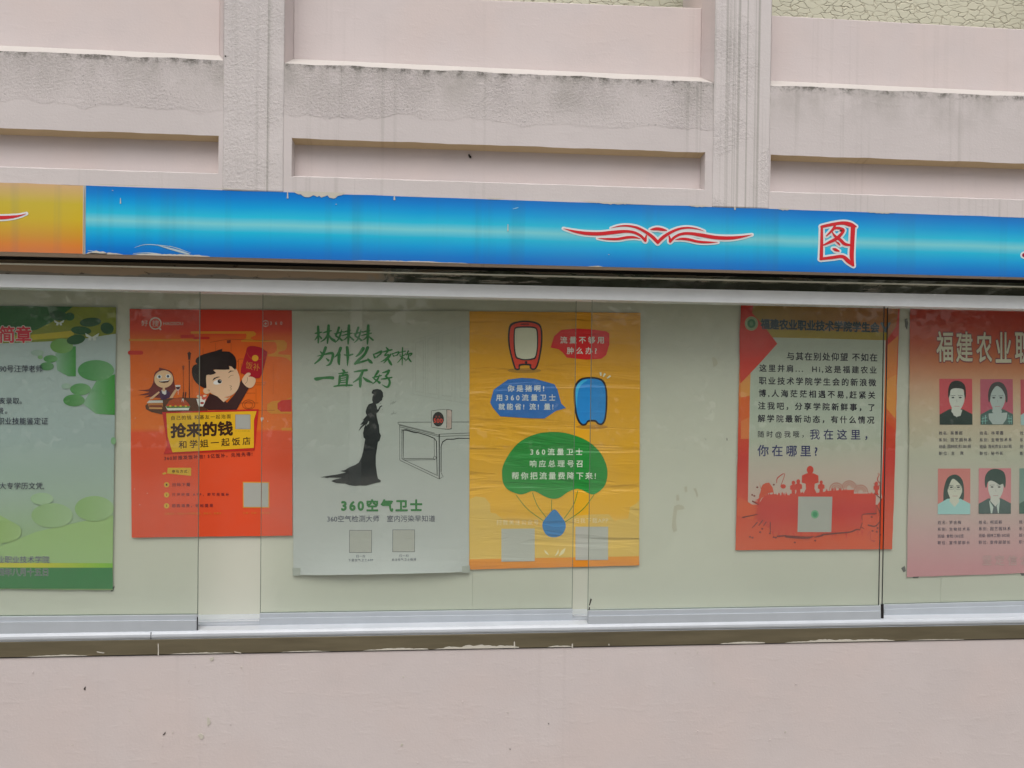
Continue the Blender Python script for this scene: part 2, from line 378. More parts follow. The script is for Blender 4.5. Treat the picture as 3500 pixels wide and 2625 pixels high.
# lintel band in steel, leaning back under the banner
YS0, YS1 = .0500, .0525
z_s_top = zline((0, 884), (3500, 966), YS0); z_s_bot = zline((0, 938), (3500, 1013), YS1)
ZST0 = z_s_bot(0.1)
M_steelT = steel_mat('mirror steel with torn film', rgb(168, 166, 156), True)
M_steelB = steel_mat('brushed steel sill strip', rgb(158, 150, 128), False)
mb = MB(); n = 240
rr = random.Random(3)
off = [rr.uniform(-.0012, .0012) for _ in range(n+1)]
for i in range(n):
    u0, u1 = XL+(XR-XL)*i/n, XL+(XR-XL)*(i+1)/n
    d0, d1 = off[i], off[i+1]
    a_, b_, c_, d_ = (u0, YS1, z_s_bot(u0)), (u1, YS1, z_s_bot(u1)), (u1, YS0, z_s_top(u1)), (u0, YS0, z_s_top(u0))
    mb.quad(a_, b_, (u1, (YS0+YS1)/2+d1, (z_s_bot(u1)+z_s_top(u1))/2), (u0, (YS0+YS1)/2+d0, (z_s_bot(u0)+z_s_top(u0))/2))
    mb.quad((u0, (YS0+YS1)/2+d0, (z_s_bot(u0)+z_s_top(u0))/2), (u1, (YS0+YS1)/2+d1, (z_s_bot(u1)+z_s_top(u1))/2), c_, d_)
mb.build('lintel_strip', M_steelT, case)
# top rail: front face with a small lip, runs over both tracks
mb = MB(); mb.bar(XL, XR, YT, .160, z_t_bot, z_t_top)
mb.bar(XL, XR, YT-.003, YT, lambda x: z_t_top(x)-.0035, lambda x: z_t_top(x)+.001)
M_alu3 = simple('aluminium head rail', rgb(226, 230, 232), .45, 0.0, .4, (60, .0002), .03)
mb.build('top_rail', M_alu3, case, .0008)
# case interior
z_fl = zline((0, 2160), (3500, 2092), YBD)
mt, nt, b = new_mat('cream back board'); M_board = mt
c = mixc(nt, ramp(nt, noise(nt, 1.3, 4, .5), .35, .7), rgb(206, 206, 191, 1.0), rgb(198, 199, 184, 1.0))
c = mixc(nt, ramp(nt, noise(nt, 5, 6, .7, stretch=(1.2, 1, .8)), .66, .74, 0, .16), c, rgb(150, 132, 100))
L(nt, c, b.inputs['Base Color']); b.inputs['Roughness'].default_value = .6; b.inputs['Specular IOR Level'].default_value = .3
L(nt, bump(nt, noise(nt, 3, 3, .5), .003), b.inputs['Normal'])
XJ = at(1615, 2000, YBD)[0]
mb = MB()
for (a, c_) in ((XL, XJ-1.831), (XJ-1.83, XJ-.0004), (XJ+.0004, XJ+1.83), (XJ+1.831, XR)):
    mb = MB(); mb.bar(a, c_, YBD, YBD+.012, lambda x: z_fl(x)-.03, lambda x: z_t_top(x)+.03); mb.build('back_board', M_board, case)
mb = MB(); mb.quad((XL, .0, z_t_top(XL)+.032), (XL, YBD+.012, z_t_top(XL)+.032), (XR, YBD+.012, z_t_top(XR)+.032), (XR, .0, z_t_top(XR)+.032)); mb.build('case_ceiling', M_board, case)
# bottom track: rounded nose and two ribs
z_k_bot = zline((0, 2193), (3500, 2134), .050)
z_nose = zline((0, 2168), (3500, 2110), .052)
mb = MB()
prof = [(.110, .0), (.058, -.0006), (.0535, -.004), (.050, -.009), (.0495, -.016), (.051, -.021), (.056, -.0245)]
HN = z_nose(0)-z_k_bot(0)
def kz(x, t): return z_nose(x) + t/(.0245)*HN
nseg = len(prof)
for i in range(nseg-1):
    (y0, t0), (y1, t1) = prof[i], prof[i+1]
    mb.quad((XL, y0, kz(XL, t0)), (XL, y1, kz(XL, t1)), (XR, y1, kz(XR, t1)), (XR, y0, kz(XR, t0)))
mb.bar(XL, XR, .056, .09, lambda x: z_k_bot(x)-.001, lambda x: z_k_bot(x)+.001)
mb.bar(XL, XR, .0535, .056, lambda x: z_k_bot(x)-.002, lambda x: z_k_bot(x)+.0005)
for yy in (.112, .140, .165):
    mb.bar(XL, XR, yy, yy+.0025, lambda x: z_nose(x)-.008, lambda x: z_nose(x)+.006)
mb.bar(XL, XR, .108, .2395, lambda x: z_nose(x)-.010, lambda x: z_nose(x)-.006)
mb.bar(XL, XR, .150, .2395, lambda x: z_nose(x)-.006, lambda x: z_nose(x)+.004)
o = mb.build('bottom_track', M_alu2, case)
for p in o.data.polygons[:nseg-1]: p.use_smooth = True
mb = MB(); xj = at(515, 2185, .05)[0]; mb.bar(xj, xj+.0012, .0485, .053, z_k_bot, lambda x: z_nose(x)-.001); mb.build('track_joint', M_black, case)
# steel sill strip under the track
YK = .050
z_b0 = zline((0, 2248), (3500, 2183), YK); z_b1 = zline((0, 2194), (3500, 2135), YK)
mb = MB(); mb.bar(XL, XR, YK, YK+.10, lambda x: z_b0(x)+.0005, lambda x: z_b1(x)-.0015); mb.build('sill_strip', M_steelB, case, .001)
mb = MB(); mb.bar(XL, XR, YK-.0005, YK+.02, lambda x: z_b0(x)-.0012, lambda x: z_b0(x)+.0006); mb.build('sill_gap', M_black, case)
# drips and ragged paint along the lower edge of the sill strip
def ragged(px0, px1, f_base, amp, Y, name, parent, up_=True, seed=0, mat=None, step=7):
    r = random.Random(seed); top = []; bot = []; x = px0; k = 0.0
    while x <= px1:
        t = (x-px0)/(px1-px0); env = math.sin(math.pi*t)**.5
        k = k*.6+r.uniform(0, 1)*.6
        h = amp*env*(.25+k)
        yb = f_base(x)
        top.append((x, yb-h if up_ else yb+h)); bot.append((x, yb)); x += step
    pts = bot+top[::-1]
    vs = [at(p[0], p[1], Y) for p in pts]; nn = len(top); V = [(a, Y, c) for a, c in vs]
    F = [(i, i+1, 2*nn-2-i, 2*nn-1-i) for i in range(nn-1)]
    return link_mesh(name, V, F, mat or M_white_paint, parent)
fb = lambda x: 2247-65*x/3500
for s, (a, c, h) in enumerate([(90, 300, 4), (580, 800, 4), (960, 1130, 3), (1240, 1470, 6), (1480, 1780, 10), (1870, 1960, 4), (2460, 2620, 6), (2680, 3060, 9), (3100, 3300, 3)]):
    ragged(a, c, fb, h, YK-.0012, 'paint_splash', case, True, s)
for (px, y0, y1, wd) in [(541, 2200, 2240, 3), (1758, 2193, 2215, 4), (1956, 2200, 2214, 4), (2081, 2200, 2206, 3)]:
    speck(px, y0, YK-.0012, [(-wd/2, 0), (wd/2, 0), (wd/2+1, y1-y0), (-wd/2, y1-y0)], 'paint_drip', M_white_paint, case, .0006)
for s, (a, c) in enumerate([(330, 358), (800, 826), (2305, 2312), (2380, 2387)]):
    speck(a, 2228, YK-.0012, [(0, -2), (c-a, 3), (c-a-4, 5), (3, 2)], 'paint_drip', M_white_paint, case, .0006)

# sliding doors
def door(xl, xr, Yp, top_px, bot_px, label, stile=None):
    """door as a part of the case: bottom rail mesh with pane and glass edges as sub-parts"""
    Yf = Yp-.014
    zt = zline(*top_px, Yf); zb = zline(*bot_px, Yf)
    h = zt(xl)-zb(xl)
    mb = MB(); mb.bar(xl, xr, Yf-.004, Yp+.010, zb, lambda x: zt(x)-.27*h)
    mb.bar(xl, xr, Yf+.0025, Yp+.010, lambda x: zt(x)-.27*h, zt)
    d = mb.build('sliding_door', M_alu, case, .0007); d['label'] = label
    mb = MB(); mb.bar(xl+.001, xr-.001, Yp-.0025, Yp+.0025, lambda x: zt(x)-.004, lambda x: z_t_bot(x)+.02); mb.build('pane', M_glass, d)
    for xe in (xl, xr):
        mb = MB(); mb.bar(xe-.0008 if xe == xr else xe-.0007, xe+.0007 if xe == xr else xe+.0008, Yp-.003, Yp+.003, lambda x: zt(x)-.001, lambda x: z_t_bot(x)+.02); mb.build('pane_edge', M_edge2 if (2.0 > xe > 1.2) else M_edge, d)
    mb = MB(); mb.bar(xl+.001, xr-.001, Yp-.0045, Yp+.0045, lambda x: zt(x)-.002, lambda x: zt(x)+.0012); mb.build('glazing_gasket', M_edge, d)
    return d
x672 = at(672, 2130, YG1-.014)[0]; x888 = at(887, 2120, YG2-.014)[0]; x1957 = at(1957, 2110, YG2-.014)[0]; x2012 = at(2011, 2110, YG1-.014)[0]
x3008 = at(3009, 2100, YG1-.014)[0]; x3020 = at(3021, 2090, YG2-.014)[0]
door(x672-1.15, x672, YG1, ((0, 2109), (672, 2103)), ((0, 2172), (672, 2167)), 'front-track glass door in front of the green poster')
door(x888, x1957, YG2, ((887, 2098), (1957, 2083)), ((887, 2152), (1957, 2138)), 'back-track glass door in front of the grey poster')
door(x2012, x3008, YG1, ((2011, 2089), (3009, 2072)), ((2011, 2149), (3009, 2130)), 'front-track glass door in front of the red notice')
door(x3020, x3020+1.12, YG2, ((3021, 2068), (3500, 2056)), ((3021, 2118), (3500, 2107)), 'back-track glass door in front of the pink poster')
door(x672-2.2, x672-1.17, YG2, ((0, 2104), (672, 2098)), ((0, 2161), (672, 2155)), 'back-track glass door left of the green poster')
door(x3020+1.14, x3020+2.2, YG1, ((2011, 2089), (3009, 2072)), ((2011, 2149), (3009, 2130)), 'front-track glass door right of the pink poster')
speck(672.5, 2135, YG1-.014, [(1, -26), (4, -26), (4, 30), (1, 32)], 'roller_gap', M_black, case, .001)
speck(3015, 2095, .07, [(-5, -30), (5, -30), (5, 24), (-4, 24)], 'roller_gap', M_black, case, .001)
for pts in ([(2018, 2045), (2023, 2048), (2016, 2070), (2013, 2069)], [(2013, 2074), (2016, 2075), (2016, 2084), (2012, 2083)]):
    speck(0, 0, YG1-.004, pts, 'tape_scrap', M_darkmark, case, .001)

# ------------------------------------------------------------------ banner boards
def uv_grad_mat(name, stops, vary=.05, bright=(1, 1)):
    mt, nt, b = new_mat(name)
    uv = nt.nodes.new('ShaderNodeUVMap'); s = nt.nodes.new('ShaderNodeSeparateXYZ'); L(nt, uv.outputs[0], s.inputs[0])
    r = nt.nodes.new('ShaderNodeValToRGB'); els = r.color_ramp.elements
    els[0].position = stops[0][0]; els[0].color = stops[0][1]; els[1].position = stops[-1][0]; els[1].color = stops[-1][1]
    for p, c in stops[1:-1]:
        e = els.new(p); e.color = c
    yy = math_n(nt, 'ADD', s.outputs[1], math_n(nt, 'MULTIPLY', math_n(nt, 'SUBTRACT', noise(nt, 2, 2, .5), .5), .04))
    L(nt, yy, r.inputs[0])
    c = r.outputs[0]
    # weathering: faint vertical run marks and fading
    c = mixc(nt, ramp(nt, noise(nt, 1.0, 4, .6, stretch=(11, 1, .3)), .54, .74, 0, .22), c, rgb(60, 100, 120))
    c = mixc(nt, ramp(nt, noise(nt, 1.3, 3, .5), .4, .7, 0, .12), c, rgb(120, 160, 170))
    L(nt, c, b.inputs['Base Color']); b.inputs['Roughness'].default_value = .5; b.inputs['Specular IOR Level'].default_value = .18
    L(nt, bump(nt, noise(nt, 4, 3, .5, stretch=(1, 1, 2)), .003, .5), b.inputs['Normal'])
    return mt
K = 1.0
M_blue = uv_grad_mat('blue banner print', [(0, rgb(8, 106, 196)), (.1, rgb(4, 122, 206)), (.25, rgb(6, 158, 220)), (.38, rgb(30, 186, 222)), (.5, rgb(122, 208, 218)), (.61, rgb(38, 190, 224)), (.76, rgb(8, 160, 222)), (.9, rgb(4, 130, 212)), (1, rgb(8, 112, 198))])
M_orng = uv_grad_mat('orange banner print', [(0, rgb(212, 118, 56)), (.12, rgb(216, 128, 40)), (.25, rgb(208, 148, 34)), (.5, rgb(208, 178, 30)), (.72, rgb(204, 180, 44)), (.88, rgb(208, 176, 100)), (1, rgb(212, 172, 124))])
YB = -.012
z_bb = zline((0, 860), (3500, 948), YB); z_bbt = zline((0, 624), (3500, 744), YB)
def banner(name, label, x0, x1, mat):
    t = thing(name, label, 'banner')
    n = 90; V = []; F = []; U = []
    for i in range(n+1):
        x = x0+(x1-x0)*i/n
        wob = .0007*math.sin(x*23)+.0006*math.sin(x*57+1)
        V += [(x, YB, z_bb(x)), (x, YB, z_bbt(x)+wob)]; U += [(i/n, 0), (i/n, 1)]
    for i in range(n): F.append((2*i, 2*i+2, 2*i+3, 2*i+1))
    link_mesh('board_face', V, F, mat, t, U)
    mb = MB(); mb.bar(x0, x1, YB+.0005, -.0035, z_bb, lambda x: z_bbt(x)-.003); mb.build('board_back', M_white_paint, t)
    return t
xg0, xg1 = at(284, 740, YB)[0], at(293, 740, YB)[0]
bl = banner('banner_board', 'long blue gradient sign board with red wing ornament above the glass case', xg1, XR, M_blue)
orr = banner('banner_board', 'yellow to orange gradient sign board at the left of the blue one', XL, xg0, M_orng)
bl['group'] = orr['group'] = 'sign boards above the display case'
# painted lip under the boards and the dark slot behind it
fas = thing('fascia_lip', 'narrow brown painted lip and dark slot under the blue sign board', 'fascia')
M_lip = wall_mat('lip paint', rgb(176, 156, 138), rgb(90, 76, 64), streak=.4)
mb = MB()
z_l0 = zline((0, 874), (3500, 956), .004); z_l1 = zline((0, 861), (3500, 949), -.003)
mb.hexa([(XL, .000, z_l0(XL)), (XR, .000, z_l0(XR)), (XR, .012, z_l0(XR)), (XL, .012, z_l0(XL)), (XL, -.011, z_l1(XL)), (XR, -.011, z_l1(XR)), (XR, .012, z_l1(XR)+.004), (XL, .012, z_l1(XL)+.004)])
mb.build('lip', M_lip, fas)
mb = MB(); mb.bar(XL, XR, .043, .0495, lambda x: z_l0(x)-.007, lambda x: z_l0(x)+.02); mb.build('slot', M_black, fas)
mb = MB(); mb.quad((XL, .0, z_bt(XL)-.002), (XR, .0, z_bt(XR)-.002), (XR, .0, z_l1(XR)), (XL, .0, z_l1(XL))); mb.build('backing', M_beam, fas)
# joint strips between boards
for dx in (-.0035, .0015):
    mb = MB(); xx = (xg0+xg1)/2+dx; mb.bar(xx-.0008, xx+.0018, YB-.0012, YB+.001, lambda x: z_bb(x)-.002, z_bbt); mb.build('joint_strip', M_white_paint, bl)
fbt = lambda x: 629+(744-629)*(x-293)/3207
for s, (a, c, h) in enumerate([(300, 560, 3), (1000, 1182, 20), (1260, 1300, 3), (1660, 1730, 5), (1990, 2190, 5), (2350, 2430, 5), (2655, 2700, 8), (2960, 3060, 5), (3290, 3310, 4), (600, 830, 3)]):
    ragged(a, c, lambda x: fbt(x)-2, h, YB-.001, 'paint_splash', bl, False, s+20)
fbb = lambda x: 866+(948-866)*(x-293)/3207
for s, (a, c, h) in enumerate([(295, 370, 10), (450, 720, 6), (1200, 1600, 3), (2010, 2060, 3), (300, 420, 5)]):
    ragged(a, c, lambda x: fbb(x)+1, h, YB-.001, 'paint_splash', bl, True, s+40)
for (px, y0, y1, wd) in [(983, 655, 678, 3), (1348, 671, 684, 4), (412, 677, 696, 2), (1736, 766, 790, 2), (2512, 705, 717, 4), (385, 650, 652, 3), (1149, 697, 699, 3), (2081, 869, 871, 2)]:
    speck(px, y0, YB-.001, [(-wd/2, 0), (wd/2, 0), (wd/2+1, y1-y0), (-wd/2-1, y1-y0)], 'paint_drip', M_white_paint, bl, .0006)

# ------------------------------------------------------------------ printed artwork
def print_mat(name, rough=.45, crease=0.0, spec=.3, gain=1.0):
    mt, nt, b = new_mat(name)
    a = nt.nodes.new('ShaderNodeAttribute'); a.attribute_name = 'ink'
    c = mixc(nt, ramp(nt, noise(nt, 6, 4, .6), .4, .75, 0, .05), a.outputs['Color'], (.4, .4, .36, 1))
    L(nt, c, b.inputs['Base Color']); b.inputs['Roughness'].default_value = rough; b.inputs['Specular IOR Level'].default_value = spec
    nrm = bump(nt, noise(nt, 2.6, 3, .5), .010, .5)
    if crease:
        w1 = noise(nt, 1.0, 4, .55, stretch=(1.5, 1, 11), dist=.5)
        rdg = math_n(nt, 'POWER', math_n(nt, 'SUBTRACT', 1.0, math_n(nt, 'ABSOLUTE', math_n(nt, 'MULTIPLY', math_n(nt, 'SUBTRACT', w1, .5), 7), ), clamp=True), 2.0)
        nrm = bump(nt, w1, 0.014*crease, 1.0, nrm); nrm = bump(nt, rdg, .0016*crease, 1.0, nrm)
    L(nt, nrm, b.inputs['Normal'])
    return mt
class Sheet:
    """a poster or print surface: artwork meshes are laid on it in thin layers"""
    def __init__(s, root, Y, mat, wave=None, step=.0003, grid=(.05, .05), k=1.0):
        s.root, s.Y, s.mat, s.wave, s.step, s.grid, s.k = root, Y, mat, wave or (lambda x, z: 0.0), step, grid, k
        s.acc = {}; s.cnt = {}
    def _add(s, part, pts2, tris, layer, col):
        """pts2 world (x,z); col colour or function(px?)"""
        bm = bmesh.new(); vs = [bm.verts.new((x, 0, z)) for x, z in pts2]
        for t in tris:
            try: bm.faces.new([vs[i] for i in t])
            except ValueError: pass
        gx, gz = s.grid
        if pts2:
            xs = [p[0] for p in pts2]; zs = [p[1] for p in pts2]
            for ax, lo, hi, g_ in ((0, min(xs), max(xs), gx), (2, min(zs), max(zs), gz)):
                k = math.ceil(lo/g_)
                while k*g_ < hi:
                    co = Vector((0, 0, 0)); co[ax] = k*g_; no = Vector((0, 0, 0)); no[ax] = 1
                    bmesh.ops.bisect_plane(bm, geom=bm.verts[:]+bm.edges[:]+bm.faces[:], plane_co=co, plane_no=no, dist=1e-6)
                    k += 1
        bm.verts.index_update()
        V, F, C = s.acc.setdefault(part, ([], [], []))
        n = len(V)
        for v in bm.verts:
            x, z = v.co.x, v.co.z
            V.append((x, s.Y-s.wave(x, z)-layer*s.step, z))
            cc = col(x, z) if callable(col) else col
            C.append(rgb(*cc, s.k))
        for f in bm.faces: F.append(tuple(n+v.index for v in reversed(f.verts)))
        bm.free()
    def poly(s, part, pts, col, layer, smooth=0, px=True):
        if smooth:
            out = []; m_ = len(pts)
            for i in range(m_):
                p0, p1, p2, p3 = (Vector(pts[(i+j-1) % m_]) for j in range(4))
                for q in range(smooth):
                    t = q/smooth
                    out.append(.5*((2*p1)+(-p0+p2)*t+(2*p0-5*p1+4*p2-p3)*t*t+(-p0+3*p1-3*p2+p3)*t*t*t))
            pts = out
        w = [at(p[0], p[1], s.Y) for p in pts]
        tr_ = tessellate_polygon([[Vector((a, c, 0)) for a, c in w]])
        T = []
        for t in tr_:
            a, b_, c = (w[i] for i in t)
            ar = (b_[0]-a[0])*(c[1]-a[1])-(c[0]-a[0])*(b_[1]-a[1])
            if abs(ar) < 1e-12: continue
            T.append(t if ar < 0 else t[::-1])
        s._add(part, w, T, layer, col)
    def ell(s, part, cx_, cy_, rx, ry, col, layer, n=28, rot=0, a0=0, a1=360):
        pts = []
        full = (a1-a0) >= 360
        for i in range(n + (0 if full else 1)):
            t = math.radians(a0+(a1-a0)*i/n); x, y = rx*math.cos(t), ry*math.sin(t); r_ = math.radians(rot)
            pts.append((cx_+x*math.cos(r_)-y*math.sin(r_), cy_+x*math.sin(r_)+y*math.cos(r_)))
        s.poly(part, pts, col, layer)
    def ring(s, part, cx_, cy_, rx, ry, wd, col, layer, n=28):
        s.stroke(part, [(cx_+rx*math.cos(2*math.pi*i/n), cy_+ry*math.sin(2*math.pi*i/n), wd) for i in range(n+1)], col, layer, 0)
    def stroke(s, part, pts, col, layer, smooth=4, grow=0.0, cap=True):
        """ribbon through (x, y, width) points, rounded ends"""
        P = [Vector(p) for p in pts]
        if smooth and len(P) > 2:
            out = []
            for i in range(len(P)-1):
                p0, p1, p2, p3 = P[max(i-1, 0)], P[i], P[i+1], P[min(i+2, len(P)-1)]
                for q in range(smooth):
                    t = q/smooth
                    out.append(.5*((2*p1)+(-p0+p2)*t+(2*p0-5*p1+4*p2-p3)*t*t+(-p0+3*p1-3*p2+p3)*t*t*t))
            out.append(P[-1]); P = out
        Lf, Rg = [], []
        for i, p in enumerate(P):
            a = P[max(i-1, 0)]; b_ = P[min(i+1, len(P)-1)]
            d = Vector((b_.x-a.x, b_.y-a.y)); d = d.normalized() if d.length > 1e-9 else Vector((1, 0))
            nn = Vector((-d.y, d.x)); h = max(p.z, 0)/2+grow
            Lf.append((p.x+nn.x*h, p.y+nn.y*h)); Rg.append((p.x-nn.x*h, p.y-nn.y*h))
        pts2 = [at(x, y, s.Y) for x, y in Lf+Rg]; n = len(P)
        T = [(i, i+1, n+i+1, n+i) for i in range(n-1)]
        s._add(part, pts2, T, layer, col)
        if cap:
            for e in (0, -1):
                h = max(P[e].z, 0)/2+grow
                if h > .6: s.ell(part, P[e].x, P[e].y, h, h, col, layer+(.12 if e == 0 else .24), 12)
    def text(s, part, string, bl_, br_, tl_, col, layer, bold=0.0, shear=0.0, outline=None):
        s.tn = getattr(s, 'tn', 0)+1; part = part+'#'+str(s.tn)
        bx = [Vector((*at(*p, s.Y), 0)) for p in (bl_, br_, tl_)]
        u, v_ = bx[1]-bx[0], bx[2]-bx[0]
        target = u.length/v_.length
        cu = bpy.data.curves.new('t', 'FONT'); cu.body = string; cu.resolution_u = 3; cu.fill_mode = 'FRONT'
        cu.offset = 0.0; cu.shear = shear
        ob = bpy.data.objects.new('t', cu); COL.objects.link(ob)
        def get():
            bpy.context.view_layer.update()
            dg = bpy.context.evaluated_depsgraph_get()
            return bpy.data.meshes.new_from_object(ob.evaluated_get(dg))
        def bb(me):
            xs = [q.co.x for q in me.vertices]; ys = [q.co.y for q in me.vertices]
            return min(xs), max(xs), min(ys), max(ys)
        me = get(); b0 = bb(me); asp = (b0[1]-b0[0])/(b0[3]-b0[2])
        if target/asp > 1.03 and len(string) > 1:
            bpy.data.meshes.remove(me); cu.space_character = 1.3; me = get(); b1 = bb(me); a2 = (b1[1]-b1[0])/(b1[3]-b1[2])
            k = .3/(a2-asp) if a2 > asp else 0
            cu.space_character = 1+k*(target-asp); bpy.data.meshes.remove(me); me = get()
        b1 = bb(me)
        def put(mesh, bbx, c_, lay):
            W = []
            for q in mesh.vertices:
                a, b_ = (q.co.x-bbx[0])/(bbx[1]-bbx[0]), (q.co.y-bbx[2])/(bbx[3]-bbx[2])
                p = bx[0]+u*a+v_*b_; W.append((p.x, p.y))
            V, F, C = s.acc.setdefault(part, ([], [], [])); n = len(V)
            for (x, z) in W:
                V.append((x, s.Y-s.wave(x, z)-lay*s.step, z)); C.append(rgb(*(c_(x, z) if callable(c_) else c_), s.k))
            for p in mesh.polygons: F.append(tuple(n+i for i in p.vertices))
        def fat(rad, n_, c_, lay0):
            asp_ = u.length/v_.length/((b1[1]-b1[0])/(b1[3]-b1[2]))
            for q in range(n_):
                a = 2*math.pi*(q+.5)/n_
                sx, sy = rad*math.cos(a)*(.9 if asp_ > 1 else 1), rad*math.sin(a)
                put(me, (b1[0]-sx, b1[1]-sx, b1[2]-sy, b1[3]-sy), c_, lay0+.055*(q+1))
        if outline: fat(outline[1], 8, outline[0], layer-.9)
        put(me, b1, col, layer)
        if bold: fat(bold, 4 if bold < .025 else 8, col, layer)
        bpy.data.meshes.remove(me); bpy.data.objects.remove(ob); bpy.data.curves.remove(cu)
    def build(s):
        """link every part as an object of its own; artwork lying apart on the sheet becomes separate parts"""
        for part, (V, F, C) in s.acc.items():
            text_line = '#' in part and part.split('#')[1].isdigit() and 'plate' not in part.split('#')[0]
            groups = [list(range(len(F)))]
            if not text_line and len(V) > 8:
                par = list(range(len(V)))
                def find(a):
                    while par[a] != a: par[a] = par[par[a]]; a = par[a]
                    return a
                for f in F:
                    a = find(f[0])
                    for q in f[1:]: par[find(q)] = a
                box = {}
                for i, v in enumerate(V):
                    b_ = box.setdefault(find(i), [v[0], v[0], v[2], v[2]])
                    b_[0] = min(b_[0], v[0]); b_[1] = max(b_[1], v[0]); b_[2] = min(b_[2], v[2]); b_[3] = max(b_[3], v[2])
                cl = [[b_[:], {k}] for k, b_ in box.items()]
                ch = True
                while ch:
                    ch = False; out = []
                    for b_, ks in cl:
                        for o in out:
                            q = o[0]
                            if b_[0] < q[1]+.002 and b_[1] > q[0]-.002 and b_[2] < q[3]+.002 and b_[3] > q[2]-.002:
                                q[0] = min(q[0], b_[0]); q[1] = max(q[1], b_[1]); q[2] = min(q[2], b_[2]); q[3] = max(q[3], b_[3]); o[1] |= ks; ch = True; break
                        else: out.append([b_, set(ks)])
                    cl = out
                big = [o for o in cl]
                idx = {k: i for i, o in enumerate(big) for k in o[1]}
                groups = [[] for _ in big]
                for i, f in enumerate(F): groups[idx[find(f[0])]].append(i)
            name = part.split('#')[0]
            for gr_ in groups:
                if not gr_: continue
                m_ = {}; V2, C2, F2 = [], [], []
                for i in gr_:
                    ff = []
                    for q in F[i]:
                        if q not in m_: m_[q] = len(V2); V2.append(V[q]); C2.append(C[q])
                        ff.append(m_[q])
                    F2.append(tuple(ff))
                me = bpy.data.meshes.new(name); me.from_pydata(V2, [], F2)
                ca = me.color_attributes.new('ink', 'FLOAT_COLOR', 'POINT')
                ca.data.foreach_set('color', [x for c_ in C2 for x in c_])
                me.materials.append(s.mat); me.update()
                o = bpy.data.objects.new(name, me); COL.objects.link(o); o.parent = s.root
def crop(x0, y0, k): return lambda *p: tuple((x0+q[0]/k, y0+q[1]/k)+tuple(v/k for v in q[2:]) for q in p)
def one(c, x, y): return c((x, y))[0]
def tbox(c, x0, y0, x1, y1, tilt=0.0):
    """text box in crop coordinates: (bl, br, tl); tilt = rise in crop px from left to right (down positive)"""
    return (one(c, x0, y1), one(c, x1, y1+tilt), one(c, x0, y0))
def grad(Y, stops, xshift=0.0):
    """vertical print gradient: stops (photo y, colour)"""
    ss = [(at(1750, y, Y)[1], c) for y, c in stops]
    def f(x, z):
        zz = z
        if zz >= ss[0][0]: return ss[0][1]
        for (z0, c0), (z1, c1) in zip(ss, ss[1:]):
            if zz >= z1:
                t = (z0-zz)/(z0-z1) if z0 != z1 else 0
                return tuple(a+(b_-a)*t for a, b_ in zip(c0, c1))
        return ss[-1][1]
    return f

# --- ornament and character on the blue banner
M_ink = print_mat('banner ink', .45)
RED, WHT = (206, 36, 44), (222, 226, 226)
sh = Sheet(bl, YB-.0006, M_ink, step=.0002, grid=(9, 9), k=1.0)
c7 = crop(1700, 650, 2.458)
wing = [[(555, 322, 2), (640, 345, 18), (740, 362, 28), (860, 366, 30), (980, 354, 30), (1080, 346, 24), (1150, 356, 22), (1205, 385, 22), (1243, 425, 22)],
        [(1252, 380, 12), (1246, 400, 18), (1243, 422, 24)],
        [(842, 404, 2), (920, 410, 16), (1010, 410, 21), (1090, 397, 22), (1150, 396, 18), (1200, 408, 4)],
        [(955, 320, 2), (1020, 303, 10), (1100, 300, 15), (1180, 318, 20), (1255, 358, 24), (1310, 400, 28), (1347, 440, 26)]]
mir = [[(2694-x, y+.066*(1347-x), w_) for x, y, w_ in st] for st in wing]
arc = [[(1285, 331, 6), (1315, 327, 22), (1347, 325, 26), (1385, 331, 24), (1422, 338, 8)]]
for i, st in enumerate(wing+mir+arc):
    sh.stroke('wing_ornament', c7(*st), WHT, 0+i*.3, 5, grow=6.0)
for i, st in enumerate(wing+mir+arc):
    sh.stroke('wing_ornament', c7(*st), RED, 5+i*.3, 5)
c8 = crop(2600, 650, 2.458)
tu = [[(513, 308, 20), (512, 430, 26), (508, 575, 30)],
      [(510, 308, 22), (600, 288, 26), (690, 276, 28), (755, 290, 36), (800, 306, 12)],
      [(775, 308, 38), (768, 450, 36), (764, 560, 36), (780, 636, 12)],
      [(502, 578, 22), (600, 566, 26), (685, 558, 28), (735, 596, 34), (774, 632, 16)],
      [(628, 288, 16), (604, 332, 22), (552, 384, 10)],
      [(600, 330, 14), (640, 318, 22), (688, 328, 22), (690, 350, 24), (640, 404, 28), (580, 436, 24), (526, 462, 12)],
      [(600, 352, 8), (622, 385, 20), (668, 418, 26), (704, 452, 26), (752, 462, 16)],
      [(628, 430, 6), (650, 446, 16), (664, 462, 10)],
      [(606, 492, 10), (626, 500, 26), (656, 512, 12)]]
for i, st in enumerate(tu): sh.stroke('painted_character', c8(*st), WHT, i*.3, 5, grow=6.2)
for i, st in enumerate(tu): sh.stroke('painted_character', c8(*st), RED, 5+i*.3, 5)
e = [(2212, 545, 34), (2260, 560, 40), (2330, 590, 26), (2420, 640, 8)]
sh.stroke('ornament_tip', c8(*e), WHT, 0, 5, grow=5.5); sh.stroke('ornament_tip', c8(*e), (150, 24, 60), 5, 5)
c5 = crop(0, 600, 2.458)
for i, q in enumerate([[(1130, 605, 2), (1220, 580, 5), (1330, 585, 6), (1450, 600, 4), (1520, 618, 2)], [(1330, 588, 2), (1420, 612, 14), (1520, 640, 18), (1590, 660, 8)], [(1420, 590, 2), (1500, 615, 6), (1600, 650, 3)],
        [(1120, 655, 3), (1250, 650, 8), (1350, 660, 4)], [(740, 630, 4), (800, 640, 8), (880, 655, 4)]]):
    sh.stroke('scuff_mark', c5(*q), (172, 192, 198), .2+i*.3, 5)
